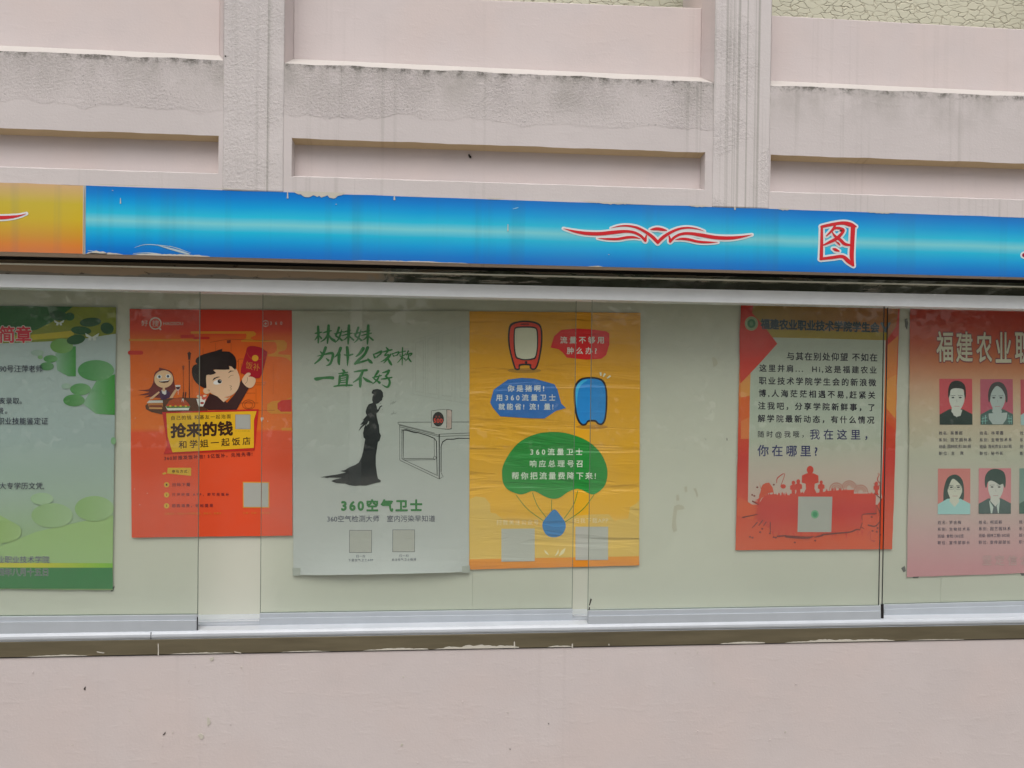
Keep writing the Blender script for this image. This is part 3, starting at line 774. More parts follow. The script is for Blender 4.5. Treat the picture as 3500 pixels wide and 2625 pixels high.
sh.stroke('scuff_mark', c7((130, 158, 3), (160, 150, 6), (176, 146, 3)), (150, 205, 225), .3, 3)
sh.build()
sh = Sheet(orr, YB-.0006, M_ink, step=.0002, grid=(9, 9), k=1.0)
q = [(-300, 300, 20), (-120, 350, 30), (0, 354, 30), (100, 348, 24), (170, 336, 12), (222, 320, 2)]
sh.stroke('wing_tip', c5(*q), WHT, 0, 6, grow=6); sh.stroke('wing_tip', c5(*q), RED, 4, 6)
sh.build()

exec_posters = True
# ================================================================== posters
YP = .236
def wv(ax, az, kx, kz, ph): return lambda x, z: ax*(.5+.5*math.sin(kx*x+ph))+az*(.5+.5*math.sin(kz*z+ph*1.7))
def poster(name, label, corners, base, wave=None, mat=None, rag=.0, k=1.5, Y=YP, grid=(.04, .04)):
    r = thing(name, label, 'poster')
    s = Sheet(r, Y, mat or M_paper, wave, k=k, grid=grid)
    pts = []
    rn = random.Random(len(label))
    for i in range(4):
        a, b_ = corners[i], corners[(i+1) % 4]
        for j in range(24):
            t = j/24; jx = rn.uniform(-rag, rag) if j else 0; jy = rn.uniform(-rag, rag) if j else 0
            pts.append((a[0]+(b_[0]-a[0])*t+jx, a[1]+(b_[1]-a[1])*t+jy))
    s.poly('sheet', pts, base, 0)
    return s
M_paper = print_mat('printed paper', .5, .0, .25)
M_vinyl = print_mat('wrinkled vinyl print', .36, 1.0, .4)

# ---------- green notice on the left
P = poster('green_leaf_poster', 'pale poster with green lily leaves and white butterflies, cut by the left photo edge', [(-320, 1042), (398, 1049), (386, 2016), (-320, 2010)],
    grad(YP, [(1170, (172, 186, 184)), (1500, (160, 176, 174)), (1700, (156, 176, 160)), (1930, (138, 172, 108))]), wv(.002, .002, 5, 6, 1), rag=.5, k=1.10)
c = crop(0, 1000, 1.5795)
yg = (128, 136, 30); dg = (28, 92, 38)
P.poly('top_band', c((-500, 66), (628, 79), (627, 222), (400, 258), (0, 275), (-500, 300)), yg, 1)
P.poly('top_band', c((-500, 67), (395, 76), (300, 150), (200, 200), (0, 240), (-500, 280)), dg, 2)
P.poly('top_band', c((-500, 268), (0, 240), (200, 225), (400, 205), (400, 240), (0, 268), (-500, 296)), (186, 168, 30), 2.5)
for i, (x, y, a, b_, r) in enumerate([(320, 125, 50, 26, 10), (378, 130, 26, 22, 0), (490, 160, 58, 24, -5), (440, 205, 55, 22, 5), (580, 193, 36, 30, 20), (412, 254, 50, 26, -10)]):
    P.ell('leaf_print', x/1.5795, 1000+y/1.5795, a/1.5795, b_/1.5795, (24, 76+8*(i % 2), 40), 4+i*.3, rot=r)
mg = (70, 138, 70)
for i, (x, y, a, b_, col_) in enumerate([(335, 288, 62, 40, (98, 150, 66)), (275, 358, 38, 20, mg), (255, 398, 38, 22, (62, 126, 66)), (530, 420, 98, 56, (72, 140, 78)), (437, 522, 56, 32, (84, 146, 84)), (402, 582, 58, 32, (62, 130, 60)), (615, 800, 14, 20, (120, 170, 120)), (220, 349, 14, 11, (120, 165, 110)), (205, 325, 36, 16, (150, 172, 160)), (360, 505, 26, 15, (150, 176, 160)),
        (230, 1112, 62, 32, (150, 180, 140)), (285, 1202, 112, 66, (140, 172, 118)), (515, 1165, 105, 68, (134, 170, 106)), (20, 1290, 100, 60, (138, 172, 92))]):
    xx = min(x+a, 618)-a if x+a > 618 and a > 20 else x
    def soft(col_=col_, x0=at(xx/1.5795-a/1.5795, 1500, YP)[0], x1=at(xx/1.5795+a/1.5795, 1500, YP)[0]):
        return lambda x, z: tuple(p+(q-p)*.38*max(0, min(1, (x-x0)/(x1-x0))) for p, q in zip(col_, (176, 196, 170)))
    P.ell('leaf_print', xx/1.5795, 1000+y/1.5795, a/1.5795, b_/1.5795, soft(), 5+i*.2)
def hz(x0, x1, a, b_):
    X0, X1 = at(x0, 1500, YP)[0], at(x1, 1500, YP)[0]
    return lambda x, z: tuple(p+(q-p)*max(0, min(1, (x-X0)/(X1-X0))) for p, q in zip(a, b_))
P.poly('leaf_print', c((300, 330), (400, 290), (411, 290), (411, 452), (370, 452), (310, 420)), hz(190, 260, (140, 172, 150), (62, 140, 60)), 4.2)
P.poly('leaf_print', c((450, 600), (520, 480), (622, 440), (622, 660), (520, 655)), hz(290, 395, (140, 175, 150), (52, 140, 48)), 4.2)
P.poly('wave_print', c((-500, 1230), (0, 1200), (110, 1260), (0, 1370), (200, 1290), (420, 1240), (613, 1200), (610, 1460), (-500, 1455)), grad(YP, [(1780, (150, 182, 116)), (1930, (152, 184, 124))]), 3)
P.poly('bottom_band', c((-500, 1455), (610, 1460), (610, 1484), (-500, 1482)), hz(150, 386, (196, 190, 46), (118, 180, 50)), 4)
P.poly('bottom_band', c((-500, 1482), (610, 1484), (612, 1598), (-500, 1594)), (38, 120, 62), 4)
for (bx, by, sc) in ((322, 163, 1.0), (500, 240, 1.35)):
    for sx in (-1, 1):
        P.poly('butterfly_print', c((bx, by), (bx+sx*28*sc, by-16*sc), (bx+sx*24*sc, by-2*sc), (bx+sx*14*sc, by+2*sc), (bx+sx*16*sc, by+14*sc), (bx+sx*5*sc, by+14*sc)), (205, 212, 204), 9+sx*.1)
GT = (40, 42, 70)
P.text('lettering', '简章', *tbox(c, 0, 182, 170, 270), (206, 40, 62), 9, .03, outline=((212, 214, 200), .07))
P.text('lettering', '90号汪萍老师', *tbox(c, 0, 392, 232, 430, 0), GT, 8, .006)
P.text('lettering', '亥录取。', *tbox(c, -2, 566, 120, 602), GT, 8, .006)
P.text('lettering', '费。', *tbox(c, -14, 620, 42, 655), GT, 8, .006)
P.text('lettering', '职业技能鉴定证', *tbox(c, -10, 674, 262, 712), GT, 8, .006)
P.text('lettering', '大专学历文凭,', *tbox(c, 0, 1024, 242, 1062), GT, 8, .006)
P.text('lettering', '业职业技术学院', *tbox(c, -10, 1420, 270, 1458), (52, 52, 92), 9, .008, outline=((206, 216, 192), .03))
P.text('lettering', '四年八月十五日', *tbox(c, -10, 1486, 262, 1528), (52, 52, 92), 9, .008, outline=((206, 216, 192), .03))
P.build()

# ---------- orange poster
P = poster('orange_advert_poster', 'orange poster with cartoon boy lifting a red envelope and yellow slogan plate', [(443, 1056), (998, 1061), (1000, 1830), (451, 1837)],
    grad(YP, [(1060, (204, 56, 40)), (1155, (214, 66, 40)), (1165, (222, 98, 34)), (1300, (226, 104, 28)), (1474, (228, 112, 34)), (1478, (226, 82, 42)), (1836, (222, 76, 40))]),
    wv(.002, .003, 4, 5, 2), rag=.4, k=1.04)
P.mat = M_paper
c = crop(430, 1040, 3.749); d = crop(430, 1400, 3.607)
OC, RC = (214, 138, 40), (204, 46, 36)
def roundbar(part, x0, y0, x1, y1, col_, layer, cc): P.stroke(part, cc((x0, (y0+y1)/2, y1-y0), (x1, (y0+y1)/2, y1-y0)), col_, layer, 0)
P.stroke('cloud_print', c((50, 458, 26), (930, 460, 26)), OC, 1, 0); P.stroke('cloud_print', c((845, 362, 30), (1560, 362, 30)), OC, 1.2, 0)
P.poly('cloud_print', c((1530, 348), (1640, 348), (1672, 375), (1660, 400), (1610, 420), (1600, 440), (1640, 455), (1560, 470), (1480, 462), (1540, 440), (1550, 400)), OC, 1.4)
P.stroke('cloud_print', c((1490, 470, 24), (2000, 472, 24)), OC, 1.6, 0)
P.poly('cloud_print', c((1900, 462), (2030, 462), (2066, 500), (2062, 560), (2040, 590), (1960, 610), (1955, 640), (2110, 650), (2120, 740), (2060, 690), (1980, 672), (1830, 668), (1812, 645), (1900, 628), (1935, 590), (1935, 520)), OC, 1.8)
P.stroke('cloud_print', c((720, 412, 44), (860, 408, 40)), RC, 2, 0); P.stroke('cloud_print', c((880, 432, 34), (1060, 432, 34)), RC, 2.2, 0); P.stroke('cloud_print', c((52, 620, 52), (200, 620, 52)), RC, 1.2, 0)
P.poly('cloud_print', c((2125, 1190), (2124, 1402), (1860, 1402), (1812, 1370), (1815, 1280), (1870, 1245), (2040, 1225)), OC, 1.9)
P.poly('cloud_print', c((2124, 1216), (2124, 1376), (1990, 1376), (1945, 1340), (1945, 1270), (1990, 1232)), RC, 2.4)
P.stroke('cloud_print', d((1935, 240, 34), (2040, 240, 34)), (222, 140, 40), 1.2, 0)
LN = (150, 66, 24)
for i, q in enumerate([[(1080, 488, 4), (1320, 446, 4), (1900, 470, 4)], [(990, 560, 4), (990, 640, 4)], [(1150, 500, 3), (1150, 600, 3)], [(1350, 500, 3), (1350, 600, 3)], [(1430, 740, 5), (1450, 702, 5), (1510, 702, 5)], [(1446, 720, 4), (1446, 900, 4)], [(1480, 760, 4), (1480, 900, 4)],
        [(1640, 1006, 4), (1800, 1008, 4)], [(1660, 1032, 4), (1790, 1034, 4)], [(1540, 1138, 4), (1660, 1138, 4)], [(1670, 1080, 3), (1670, 1250, 3)], [(1450, 1264, 5), (1700, 1264, 5)], [(1700, 1362, 4), (1910, 1358, 4)], [(850, 950, 3), (850, 1200, 3)], [(1890, 760, 2), (1890, 1150, 2)]]):
    P.stroke('street_line_art#l%d' % i, c(*q), LN, 2.4+.05*i, 0, cap=False)
P.ring('street_line_art#r', *one(c, 1575, 1285), 80/3.749, 60/3.749, 1.6, LN, 3.2); P.ring('street_line_art#q', *one(c, 1575, 1290), 50/3.749, 44/3.749, 1.4, LN, 3.3)
P.poly('street_line_art', c((1295, 462), (1345, 458), (1343, 496), (1298, 500)), (120, 50, 30), 3)
# street lamps
for (x, y0, y1, sc, cc) in ((814, 620, 1200, 1.0, (64, 30, 22)), (738, 790, 1130, .62, (140, 62, 30))):
    P.stroke('street_lamp_print', c((x, y0+100*sc, 12*sc), (x, y0+300*sc, 8*sc), (x+2, y1, 14*sc)), cc, 3.4, 0, cap=False)
    P.poly('street_lamp_print', c((x-26*sc, y0+10*sc), (x, y0-14*sc), (x+26*sc, y0+10*sc), (x+20*sc, y0+20*sc), (x+12*sc, y0+90*sc), (x-12*sc, y0+90*sc), (x-20*sc, y0+20*sc)), cc, 3.6)
# table with dishes
P.poly('table_print', c((250, 1300), (330, 1230), (700, 1195), (1000, 1205), (1050, 1360), (1050, 1400), (480, 1414), (330, 1380), (262, 1345)), (92, 56, 36), 4)
P.poly('dish_print', c((272, 1262), (300, 1232), (475, 1232), (478, 1262), (300, 1275)), (206, 204, 196), 5)
P.poly('dish_print', c((280, 1265), (475, 1262), (478, 1310), (300, 1315)), (186, 120, 60), 5.2)
P.poly('dish_print', c((300, 1292), (470, 1292), (462, 1350), (310, 1345)), (128, 58, 34), 5.4); P.stroke('dish_print', c((310, 1330, 22), (460, 1332, 22)), (204, 150, 90), 5.6, 0)
P.poly('dish_print', c((520, 1300), (560, 1235), (640, 1200), (730, 1205), (800, 1260), (822, 1310), (520, 1318)), (176, 76, 34), 5)
P.poly('dish_print', c((512, 1308), (826, 1308), (806, 1357), (540, 1360)), (222, 224, 214), 5.4); P.poly('dish_print', c((512, 1300), (826, 1298), (818, 1328), (530, 1330)), (94, 130, 62), 5.6)
for i in range(9): P.ell('dish_print', *one(c, 540+33*i, 1294+(i % 2)*10), 4, 3, ((206, 60, 36), (222, 178, 60))[i % 2], 5.8+i*.02)
P.poly('dish_print', c((722, 1205), (745, 1205), (742, 1258), (732, 1222), (718, 1258)), (222, 214, 204), 6.2)
for x in (742, 770): P.stroke('dish_print', c((x, 1130, 16), (x-8, 1205, 14)), (84, 40, 24), 6.1, 0)
P.poly('dish_print', c((905, 1212), (1030, 1200), (1000, 1308), (935, 1308)), (224, 222, 214), 5.2)
for i, (x, y) in enumerate([(935, 1180), (975, 1170), (1015, 1178), (1040, 1195), (955, 1195), (1000, 1205)]): P.ell('dish_print', *one(c, x, y), 6.5, 5, ((222, 200, 170), (206, 92, 70))[i % 2], 5.4+i*.05)
P.ell('dish_print', *one(c, 980, 1265), 6.5, 3.6, (160, 50, 30), 5.9)
# girl (simple cartoon)
HG = (110, 34, 34)
P.poly('cartoon_girl', c((430, 812), (470, 822), (560, 850), (605, 900), (625, 1010), (636, 1120), (600, 1190), (540, 1200), (430, 1200), (360, 1190), (300, 1185), (240, 1195), (300, 1160), (165, 1165), (260, 1140), (300, 1118), (150, 1100), (290, 1090), (350, 1010), (362, 920), (380, 870), (425, 840)), HG, 5, smooth=3)
P.poly('cartoon_girl', c((430, 1115), (470, 1098), (520, 1098), (570, 1130), (560, 1195), (500, 1222), (450, 1215)), (70, 34, 72), 6)
P.poly('cartoon_girl', c((458, 1098), (522, 1100), (520, 1150), (500, 1160), (470, 1140)), (214, 210, 208), 6.3)
P.poly('cartoon_girl', c((425, 1115), (438, 1130), (345, 1215), (300, 1218), (320, 1195)), (218, 176, 138), 6.4); P.poly('cartoon_girl', c((560, 1200), (600, 1200), (660, 1100), (632, 1090)), (218, 176, 138), 6.4)
P.ell('cartoon_girl', *one(c, 488, 958), 121/3.749, 112/3.749, (226, 186, 146), 6.8)
P.poly('cartoon_girl', c((476, 1062), (502, 1062), (508, 1115), (470, 1115)), (222, 180, 142), 6.6)
for x, y in ((430, 928), (546, 922)):
    P.ell('cartoon_girl', *one(c, x, y), 32/3.749, 25/3.749, (232, 232, 228), 7); P.ell('cartoon_girl', *one(c, x+(4 if x < 500 else -4), y), 17/3.749, 18/3.749, (100, 110, 130), 7.2); P.ell('cartoon_girl', *one(c, x, y), 8/3.749, 8/3.749, (24, 20, 22), 7.4)
P.poly('cartoon_girl', c((425, 985), (500, 972), (570, 965), (545, 1000), (490, 1008), (440, 1000)), (70, 24, 20), 7.1); P.poly('cartoon_girl', c((432, 984), (500, 973), (562, 967), (540, 980), (450, 990)), (235, 232, 224), 7.3)
P.poly('cartoon_girl', c((636, 1035), (702, 1035), (698, 1080), (672, 1108), (645, 1085)), (222, 214, 206), 7.1); P.poly('cartoon_girl', c((640, 1060), (698, 1055), (690, 1085), (668, 1095), (648, 1080)), (80, 24, 26), 7.2); P.stroke('cartoon_girl', c((673, 1100, 5), (673, 1160, 4)), (222, 214, 206), 7.2, 0)
# boy (simple cartoon)
SK = (224, 188, 152)
P.poly('cartoon_boy', c((1075, 1145), (1190, 1180), (1300, 1260), (1400, 1150), (1460, 1010), (1500, 950), (1580, 1070), (1420, 1350), (1060, 1352), (990, 1310)), (62, 34, 32), 6)
P.poly('cartoon_boy', c((1175, 1180), (1330, 1200), (1340, 1175), (1256, 1254)), SK, 6.5)
P.poly('cartoon_boy', c((1555, 880), (1595, 880), (1600, 905), (1570, 925), (1625, 930), (1665, 960), (1655, 1020), (1620, 1065), (1570, 1068), (1520, 1030), (1490, 980), (1510, 930)), SK, 7.6, smooth=3)
P.stroke('cartoon_boy', c((1560, 935, 4), (1558, 985, 4), (1530, 1020, 3)), (110, 70, 50), 7.9, 3)
P.ell('cartoon_boy', *one(c, 1040, 1108), 46/3.749, 42/3.749, SK, 6.6)
P.poly('cartoon_boy', c((1030, 900), (1200, 820), (1380, 800), (1450, 900), (1462, 1010), (1430, 1100), (1360, 1165), (1260, 1190), (1170, 1178), (1060, 1110), (1030, 1010)), SK, 6.9, smooth=4)
P.poly('cartoon_boy', c((1240, 570), (1235, 605), (1330, 608), (1405, 680), (1418, 770), (1405, 840), (1360, 800), (1320, 790), (1330, 835), (1200, 838), (1120, 840), (1160, 880), (1090, 905), (1035, 908), (1032, 1000), (1032, 1075), (970, 1055), (900, 1000), (855, 920), (850, 820), (885, 775), (920, 765), (895, 740), (910, 690), (1000, 640), (1150, 600)), (34, 18, 16), 7.2, smooth=2)
P.poly('cartoon_boy', c((1112, 980), (1130, 945), (1180, 928), (1212, 930), (1160, 948)), (34, 18, 16), 7.5); P.poly('cartoon_boy', c((1310, 885), (1340, 850), (1400, 855), (1350, 862)), (34, 18, 16), 7.5)
P.ell('cartoon_boy', *one(c, 1180, 998), 58/3.749, 30/3.749, (232, 228, 222), 7.4, rot=-12); P.ell('cartoon_boy', *one(c, 1204, 988), 26/3.749, 26/3.749, (24, 18, 20), 7.6); P.ell('cartoon_boy', *one(c, 1212, 980), 6/3.749, 6/3.749, (230, 230, 226), 7.8)
for i, q in enumerate([[(1318, 945, 4), (1345, 915, 4), (1385, 908, 3)], [(1330, 1042, 4), (1360, 1050, 4), (1340, 1068, 4), (1358, 1085, 4), (1338, 1100, 3)], [(1050, 1100, 4), (1072, 1098, 4), (1068, 1118, 4)]]): P.stroke('cartoon_boy', c(*q), (100, 64, 48), 7.7+i*.1, 4)
# red envelope
P.poly('red_envelope_print', c((1555, 560), (1600, 535), (1720, 550), (1800, 600), (1812, 640), (1740, 900), (1700, 945), (1620, 935), (1500, 890), (1476, 840), (1545, 600)), (170, 26, 40), 7, smooth=2)
P.stroke('red_envelope_print', c((1550, 610, 4), (1600, 690, 4), (1700, 712, 4), (1808, 670, 4)), (190, 90, 40), 7.2); P.ell('red_envelope_print', *one(c, 1660, 690), 42/3.749, 40/3.749, (220, 160, 48), 7.4)
P.text('red_envelope_print', '饭补', one(c, 1535, 820), one(c, 1715, 862), one(c, 1545, 728), (196, 130, 52), 7.5, .0)
# header logos
LC = (205, 190, 176)
P.text('logo_print', '好', *tbox(c, 200, 205, 285, 280), LC, 3, .0)
P.ring('logo_print', *one(c, 381, 246), 72/3.749, 72/3.749, 4, LC, 3, 36); P.text('logo_print', '搜', *tbox(c, 340, 208, 422, 286), LC, 3.2, .0)
P.stroke('logo_print', c((432, 308, 20), (452, 328, 20)), LC, 3.2, 0, cap=False)
P.text('logo_print', 'HAOSOU', *tbox(c, 482, 226, 735, 268), LC, 3, .004)
P.stroke('logo_print', [(one(c, 1793, 247)[0]+9.6*math.cos(math.radians(a)), one(c, 1793, 247)[1]+10*math.sin(math.radians(a)), w_) for a, w_ in zip(range(-150, 181, 22), (1, 2, 3, 3, 2.6, 2, 1.6, 1.4, 1.6, 2, 2.6, 3, 3, 2.4, 1.6, 1))], LC, 3, 2)
P.stroke('logo_print', c((1774, 248, 9), (1812, 248, 9)), LC, 3.3, 0, cap=False); P.stroke('logo_print', c((1793, 228, 9), (1793, 268, 9)), LC, 3.5, 0, cap=False)
P.text('logo_print', '360', *tbox(c, 1850, 222, 2006, 262), LC, 3, .02)
P.text('logo_print', 'www.360.cn', *tbox(c, 1852, 267, 2006, 277), (170, 120, 100), 3, .0)
# yellow plate
P.poly('slogan_plate', d((450, 30), (1640, -5), (1590, 500), (470, 545), (515, 440)), (196, 40, 34), 6)
P.poly('slogan_plate', d((502, 45), (1615, 18), (1582, 130), (1582, 470), (580, 526), (520, 330)), (228, 178, 34), 8.6)
BK = (58, 30, 20)
P.text('slogan_lettering', '自己的钱 和基友一起泡面', one(d, 566, 130), one(d, 1298, 108), one(d, 564, 78), BK, 9, .012)
P.text('slogan_lettering', '抢来的钱', one(d, 562, 345), one(d, 1318, 312), one(d, 560, 175), BK, 9, .045)
P.text('slogan_lettering', '和学姐一起饭店', one(d, 658, 482), one(d, 1540, 430), one(d, 656, 385), BK, 9, .02)
P.text('slogan_lettering', '360好搜发饭补啦! 5亿饭补，先抢先得!', one(d, 478, 628), one(d, 1562, 572), one(d, 476, 576), (70, 24, 40), 3, .008)
P.poly('blank_code_plate#1', d((1352, 60), (1538, 60), (1540, 240), (1354, 240)), (120, 120, 140), 9); P.poly('blank_code_plate#1', d((1357, 64), (1534, 64), (1536, 236), (1358, 236)), (170, 171, 163), 9.4)
P.text('slogan_lettering', '扫一扫关注好搜官方微信', *tbox(d, 1355, 258, 1534, 268), BK, 9, .0)
P.poly('step_list', d((520, 716), (808, 716), (808, 815), (512, 786)), (214, 168, 50), 3); P.ell('step_list', *one(d, 470, 790), 4.5, 3, (214, 168, 50), 3); P.ell('step_list', *one(d, 486, 784), 4.5, 3.6, (214, 168, 50), 3.2)
P.text('step_list', '参与方式:', *tbox(d, 572, 742, 775, 780), BK, 4, .012)
PT = (84, 30, 50)
for i, (y, t_, x1) in enumerate(((925, '扫码下载', 795), (1050, '打开好搜 APP，即可抢饭补', 1275), (1184, '团购消费，轻松提现', 1078))):
    P.ell('step_list', *one(d, 506, y), 9, 9, (216, 166, 50), 3); P.text('step_list', '123'[i], *tbox(d, 498, y-12, 514, y+12), BK, 4, .01)
    P.text('step_list', t_, *tbox(d, 576, y-22-(i == 1)*2, x1, y+20-(i == 1)*6, -2), PT, 4, .01)
YT_ = (212, 130, 40)
P.text('step_list', '温馨提示：抢饭补分享到朋友圈，得体力、抢更多', *tbox(d, 480, 1268, 1180, 1296, -6), YT_, 4, .0)
P.text('step_list', '扫我！扫我！下载好搜', *tbox(d, 1450, 1258, 1776, 1284, 0), YT_, 4, .0)
P.poly('blank_code_plate#2', d((1444, 888), (1772, 890), (1772, 1208), (1446, 1208)), (214, 150, 50), 3); P.poly('blank_code_plate#2', d((1454, 900), (1760, 902), (1760, 1198), (1458, 1198)), (170, 171, 163), 3.6)
P.text('side_note', '注：最终解释权归本公司所有', one(c, 172, 510), one(c, 172, 790), one(c, 158, 510), (110, 44, 30), 3, .0) if False else None
P.poly('tear_fleck', d((1665, 100), (1680, 92), (1700, 100), (1692, 130), (1675, 152), (1668, 130)), (222, 218, 206), 6)
for x, y in ((1752, 143), (112, 978), (118, 105), (270, 1030), (178, 1170)): P.ell('tear_fleck', *one(d, x, y), 1.1, 1.8, (210, 196, 180), 6)
P.build()

# ---------- grey poster
def gw(x, z):
    zb = at(1300, 1955, YP)[1]; t = max(0, 1-(z-zb)/.14)
    xm = at(1310, 1900, YP)[0]
    return .017*t*t*max(0, 1-((x-xm)/.32)**4) + .002*(.5+.5*math.sin(6*x)) + .003*(.5+.5*math.sin(9*x))*max(0, (z-at(1300, 1120, YP)[1])/.06)
P = poster('grey_brush_poster', 'pale grey poster with green brush lettering and black silhouette of a long-robed lady', [(998, 1063), (1604, 1063), (1603, 1953), (1003, 1964)],
    grad(YP, [(1063, (180, 178, 162)), (1400, (178, 184, 176)), (1700, (178, 182, 178)), (1963, (188, 192, 190))]), gw, rag=.4, k=1.08, Y=YP-.001)
c = crop(990, 1040, 3.511); d = crop(990, 1450, 3.130)
GN = (44, 116, 58)
brush = {'lin': [[(305,350,8),(335,345,18),(388,334,8)],[(342,268,20),(345,350,22),(344,462,12)],[(345,365,14),(322,405,12),(302,432,4)],[(350,370,8),(380,408,16)],[(400,345,6),(440,330,14),(500,318,10)],[(468,256,22),(463,340,26),(454,468,12)],[(455,370,16),(420,420,14),(372,452,5)],[(468,370,12),(500,412,20),(538,438,24)]],
 'mei': [[(592,280,20),(572,340,18),(556,378,16),(600,408,14),(626,432,18)],[(625,305,6),(610,360,16),(585,420,14),(545,460,5)],[(535,355,6),(580,346,14),(640,328,8)],[(645,336,8),(690,322,12),(735,312,6)],[(625,378,6),(690,360,12),(752,346,8)],[(712,256,22),(708,350,26),(702,476,12)],[(700,382,12),(668,418,10),(640,432,4)],[(718,385,10),(745,410,15),(768,430,14)]],
 'wei': [[(368,568,8),(392,592,20)],[(432,520,24),(402,600,22),(362,660,20),(302,712,10)],[(335,622,6),(400,606,12),(495,586,22),(520,604,24),(506,670,20),(482,718,18),(438,738,5)],[(440,650,8),(466,674,20)]],
 'shi': [[(612,526,26),(585,590,22),(538,636,6)],[(594,600,26),(590,690,24),(596,722,14)],[(655,606,8),(700,614,12),(758,600,12)],[(690,518,24),(698,610,26),(694,738,6)]],
 'me': [[(882,532,30),(840,592,22),(795,628,8)],[(936,520,26),(900,600,22),(830,668,24),(785,714,20)],[(785,712,18),(860,692,18),(945,666,14)],[(940,655,12),(966,686,26),(988,702,16)]],
 'ke': [[(1003,598,8),(1022,640,18)],[(1008,602,8),(1060,582,16),(1104,562,14),(1086,600,14),(1050,626,8)],[(1022,642,8),(1060,630,8)],[(1158,516,8),(1182,546,20)],[(1110,574,8),(1170,560,14),(1226,546,14)],[(1180,566,10),(1140,614,12),(1192,606,12),(1150,660,14),(1095,690,5)],[(1215,600,14),(1180,650,16),(1130,706,6)],[(1182,655,14),(1205,700,22),(1222,726,14)]],
 'sou': [[(1230,590,6),(1248,622,10)],[(1238,592,8),(1312,572,12),(1288,612,10)],[(1250,622,6),(1290,612,6)],[(1310,580,8),(1390,562,8)],[(1355,520,10),(1352,620,12),(1350,730,6)],[(1325,596,6),(1330,626,8),(1384,606,8),(1390,590,6)],[(1345,640,10),(1322,672,8),(1295,700,5)],[(1360,640,6),(1385,660,12)],[(1424,560,12),(1402,610,8)],[(1405,602,8),(1466,590,14),(1445,620,6)],[(1430,610,12),(1420,650,10),(1385,682,4)],[(1425,640,8),(1440,668,14),(1458,690,10)]],
 'yi': [[(306,893,20),(330,896,30),(400,884,20),(470,880,24),(516,884,28)]],
 'zhi': [[(632,785,10),(655,806,20),(636,846,12)],[(590,832,8),(640,826,14),(695,815,10)],[(602,860,18),(598,930,22),(586,965,10)],[(605,862,14),(660,852,18),(692,852,22),(688,920,20),(682,976,16)],[(614,890,8),(670,882,8)],[(614,915,8),(672,908,8)],[(614,940,8),(672,935,8)],[(532,985,10),(620,972,14),(750,972,14)]],
 'bu': [[(772,812,8),(840,800,18),(925,790,20)],[(874,808,24),(842,880,22),(765,936,8)],[(852,850,18),(848,930,26),(846,988,18)],[(885,880,10),(930,914,24),(992,938,8)]],
 'hao': [[(1062,804,22),(1032,850,16),(1012,890,12),(1050,918,14),(1078,940,22)],[(1080,845,6),(1055,900,16),(1010,945,8),(988,956,4)],[(995,880,8),(1050,868,12),(1100,855,10)],[(1115,822,8),(1170,806,18),(1196,792,16),(1176,834,18),(1150,865,12)],[(1152,862,14),(1192,900,16),(1200,950,20),(1170,994,16),(1108,964,4)],[(1100,898,8),(1160,890,14),(1226,878,12)]]}
brush['mei2'] = [[(x+232, y, w_) for x, y, w_ in st] for st in brush['mei']]
for kk, sts in brush.items():
    for i, st in enumerate(sts): P.stroke('brush_lettering#'+kk, c(*[(x, y, w_*1.45) for x, y, w_ in st]), GN, 3+i*.27, 5)
for q in (((1000, 1940), (1028, 1940), (1026, 1966), (1001, 1967)), ((1578, 1934), (1606, 1932), (1606, 1956), (1580, 1957))): P.poly('tape_piece#t%d' % q[0][0], q, (166, 170, 162), 6)
# faint doors
for i, q in enumerate([[(1480, 430), (1480, 1080)], [(1510, 470), (1510, 1050)], [(1630, 400), (1630, 1090)], [(1660, 420), (1660, 1070)], [(1790, 330), (1790, 1130)], [(1830, 370), (1830, 1100)], [(1985, 290), (1985, 1160)], [(2045, 290), (2045, 1120)], [(1480, 430), (2150, 245)], [(1480, 1080), (2150, 1195)], [(1510, 470), (1610, 432)], [(1510, 1045), (1610, 1058)], [(1660, 420), (1765, 385)], [(1660, 1068), (1775, 1082)], [(1830, 370), (1950, 335)], [(1830, 1095), (1950, 1105)], [(2045, 290), (2150, 262)], [(2045, 1110), (2150, 1135)], [(1605, 440), (1605, 1055)], [(1765, 390), (1765, 1080)], [(1948, 340), (1948, 1100)]]):
    P.stroke('door_line_art', c(*[(x, y, 3.0) for x, y in q]), (158, 160, 150), 1+i*.02, 0, cap=False)
BL = (26, 32, 34)
W = lambda *p: c(*p)
P.poly('lady_silhouette', c((985, 1050), (1000, 1025), (1050, 1015), (1095, 1025), (1118, 1055), (1122, 1095), (1126, 1110), (1116, 1118), (1110, 1150), (1085, 1168), (1062, 1190), (1035, 1196), (1042, 1215), (1052, 1262), (1062, 1262), (1082, 1225), (1108, 1212), (1112, 1222), (1092, 1235), (1070, 1282), (1042, 1312), (1045, 1345), (1062, 1420), (1070, 1480), (1078, 1545), (925, 1545), (935, 1480), (955, 1405), (948, 1400), (920, 1450), (905, 1500), (905, 1545), (885, 1545), (893, 1480), (915, 1440), (870, 1475), (828, 1525), (850, 1470), (885, 1440), (845, 1448), (890, 1395), (875, 1392), (928, 1330), (915, 1310), (912, 1285), (925, 1240), (950, 1198), (985, 1187), (1000, 1180), (990, 1150), (993, 1110), (1010, 1080), (985, 1070)), BL, 3)
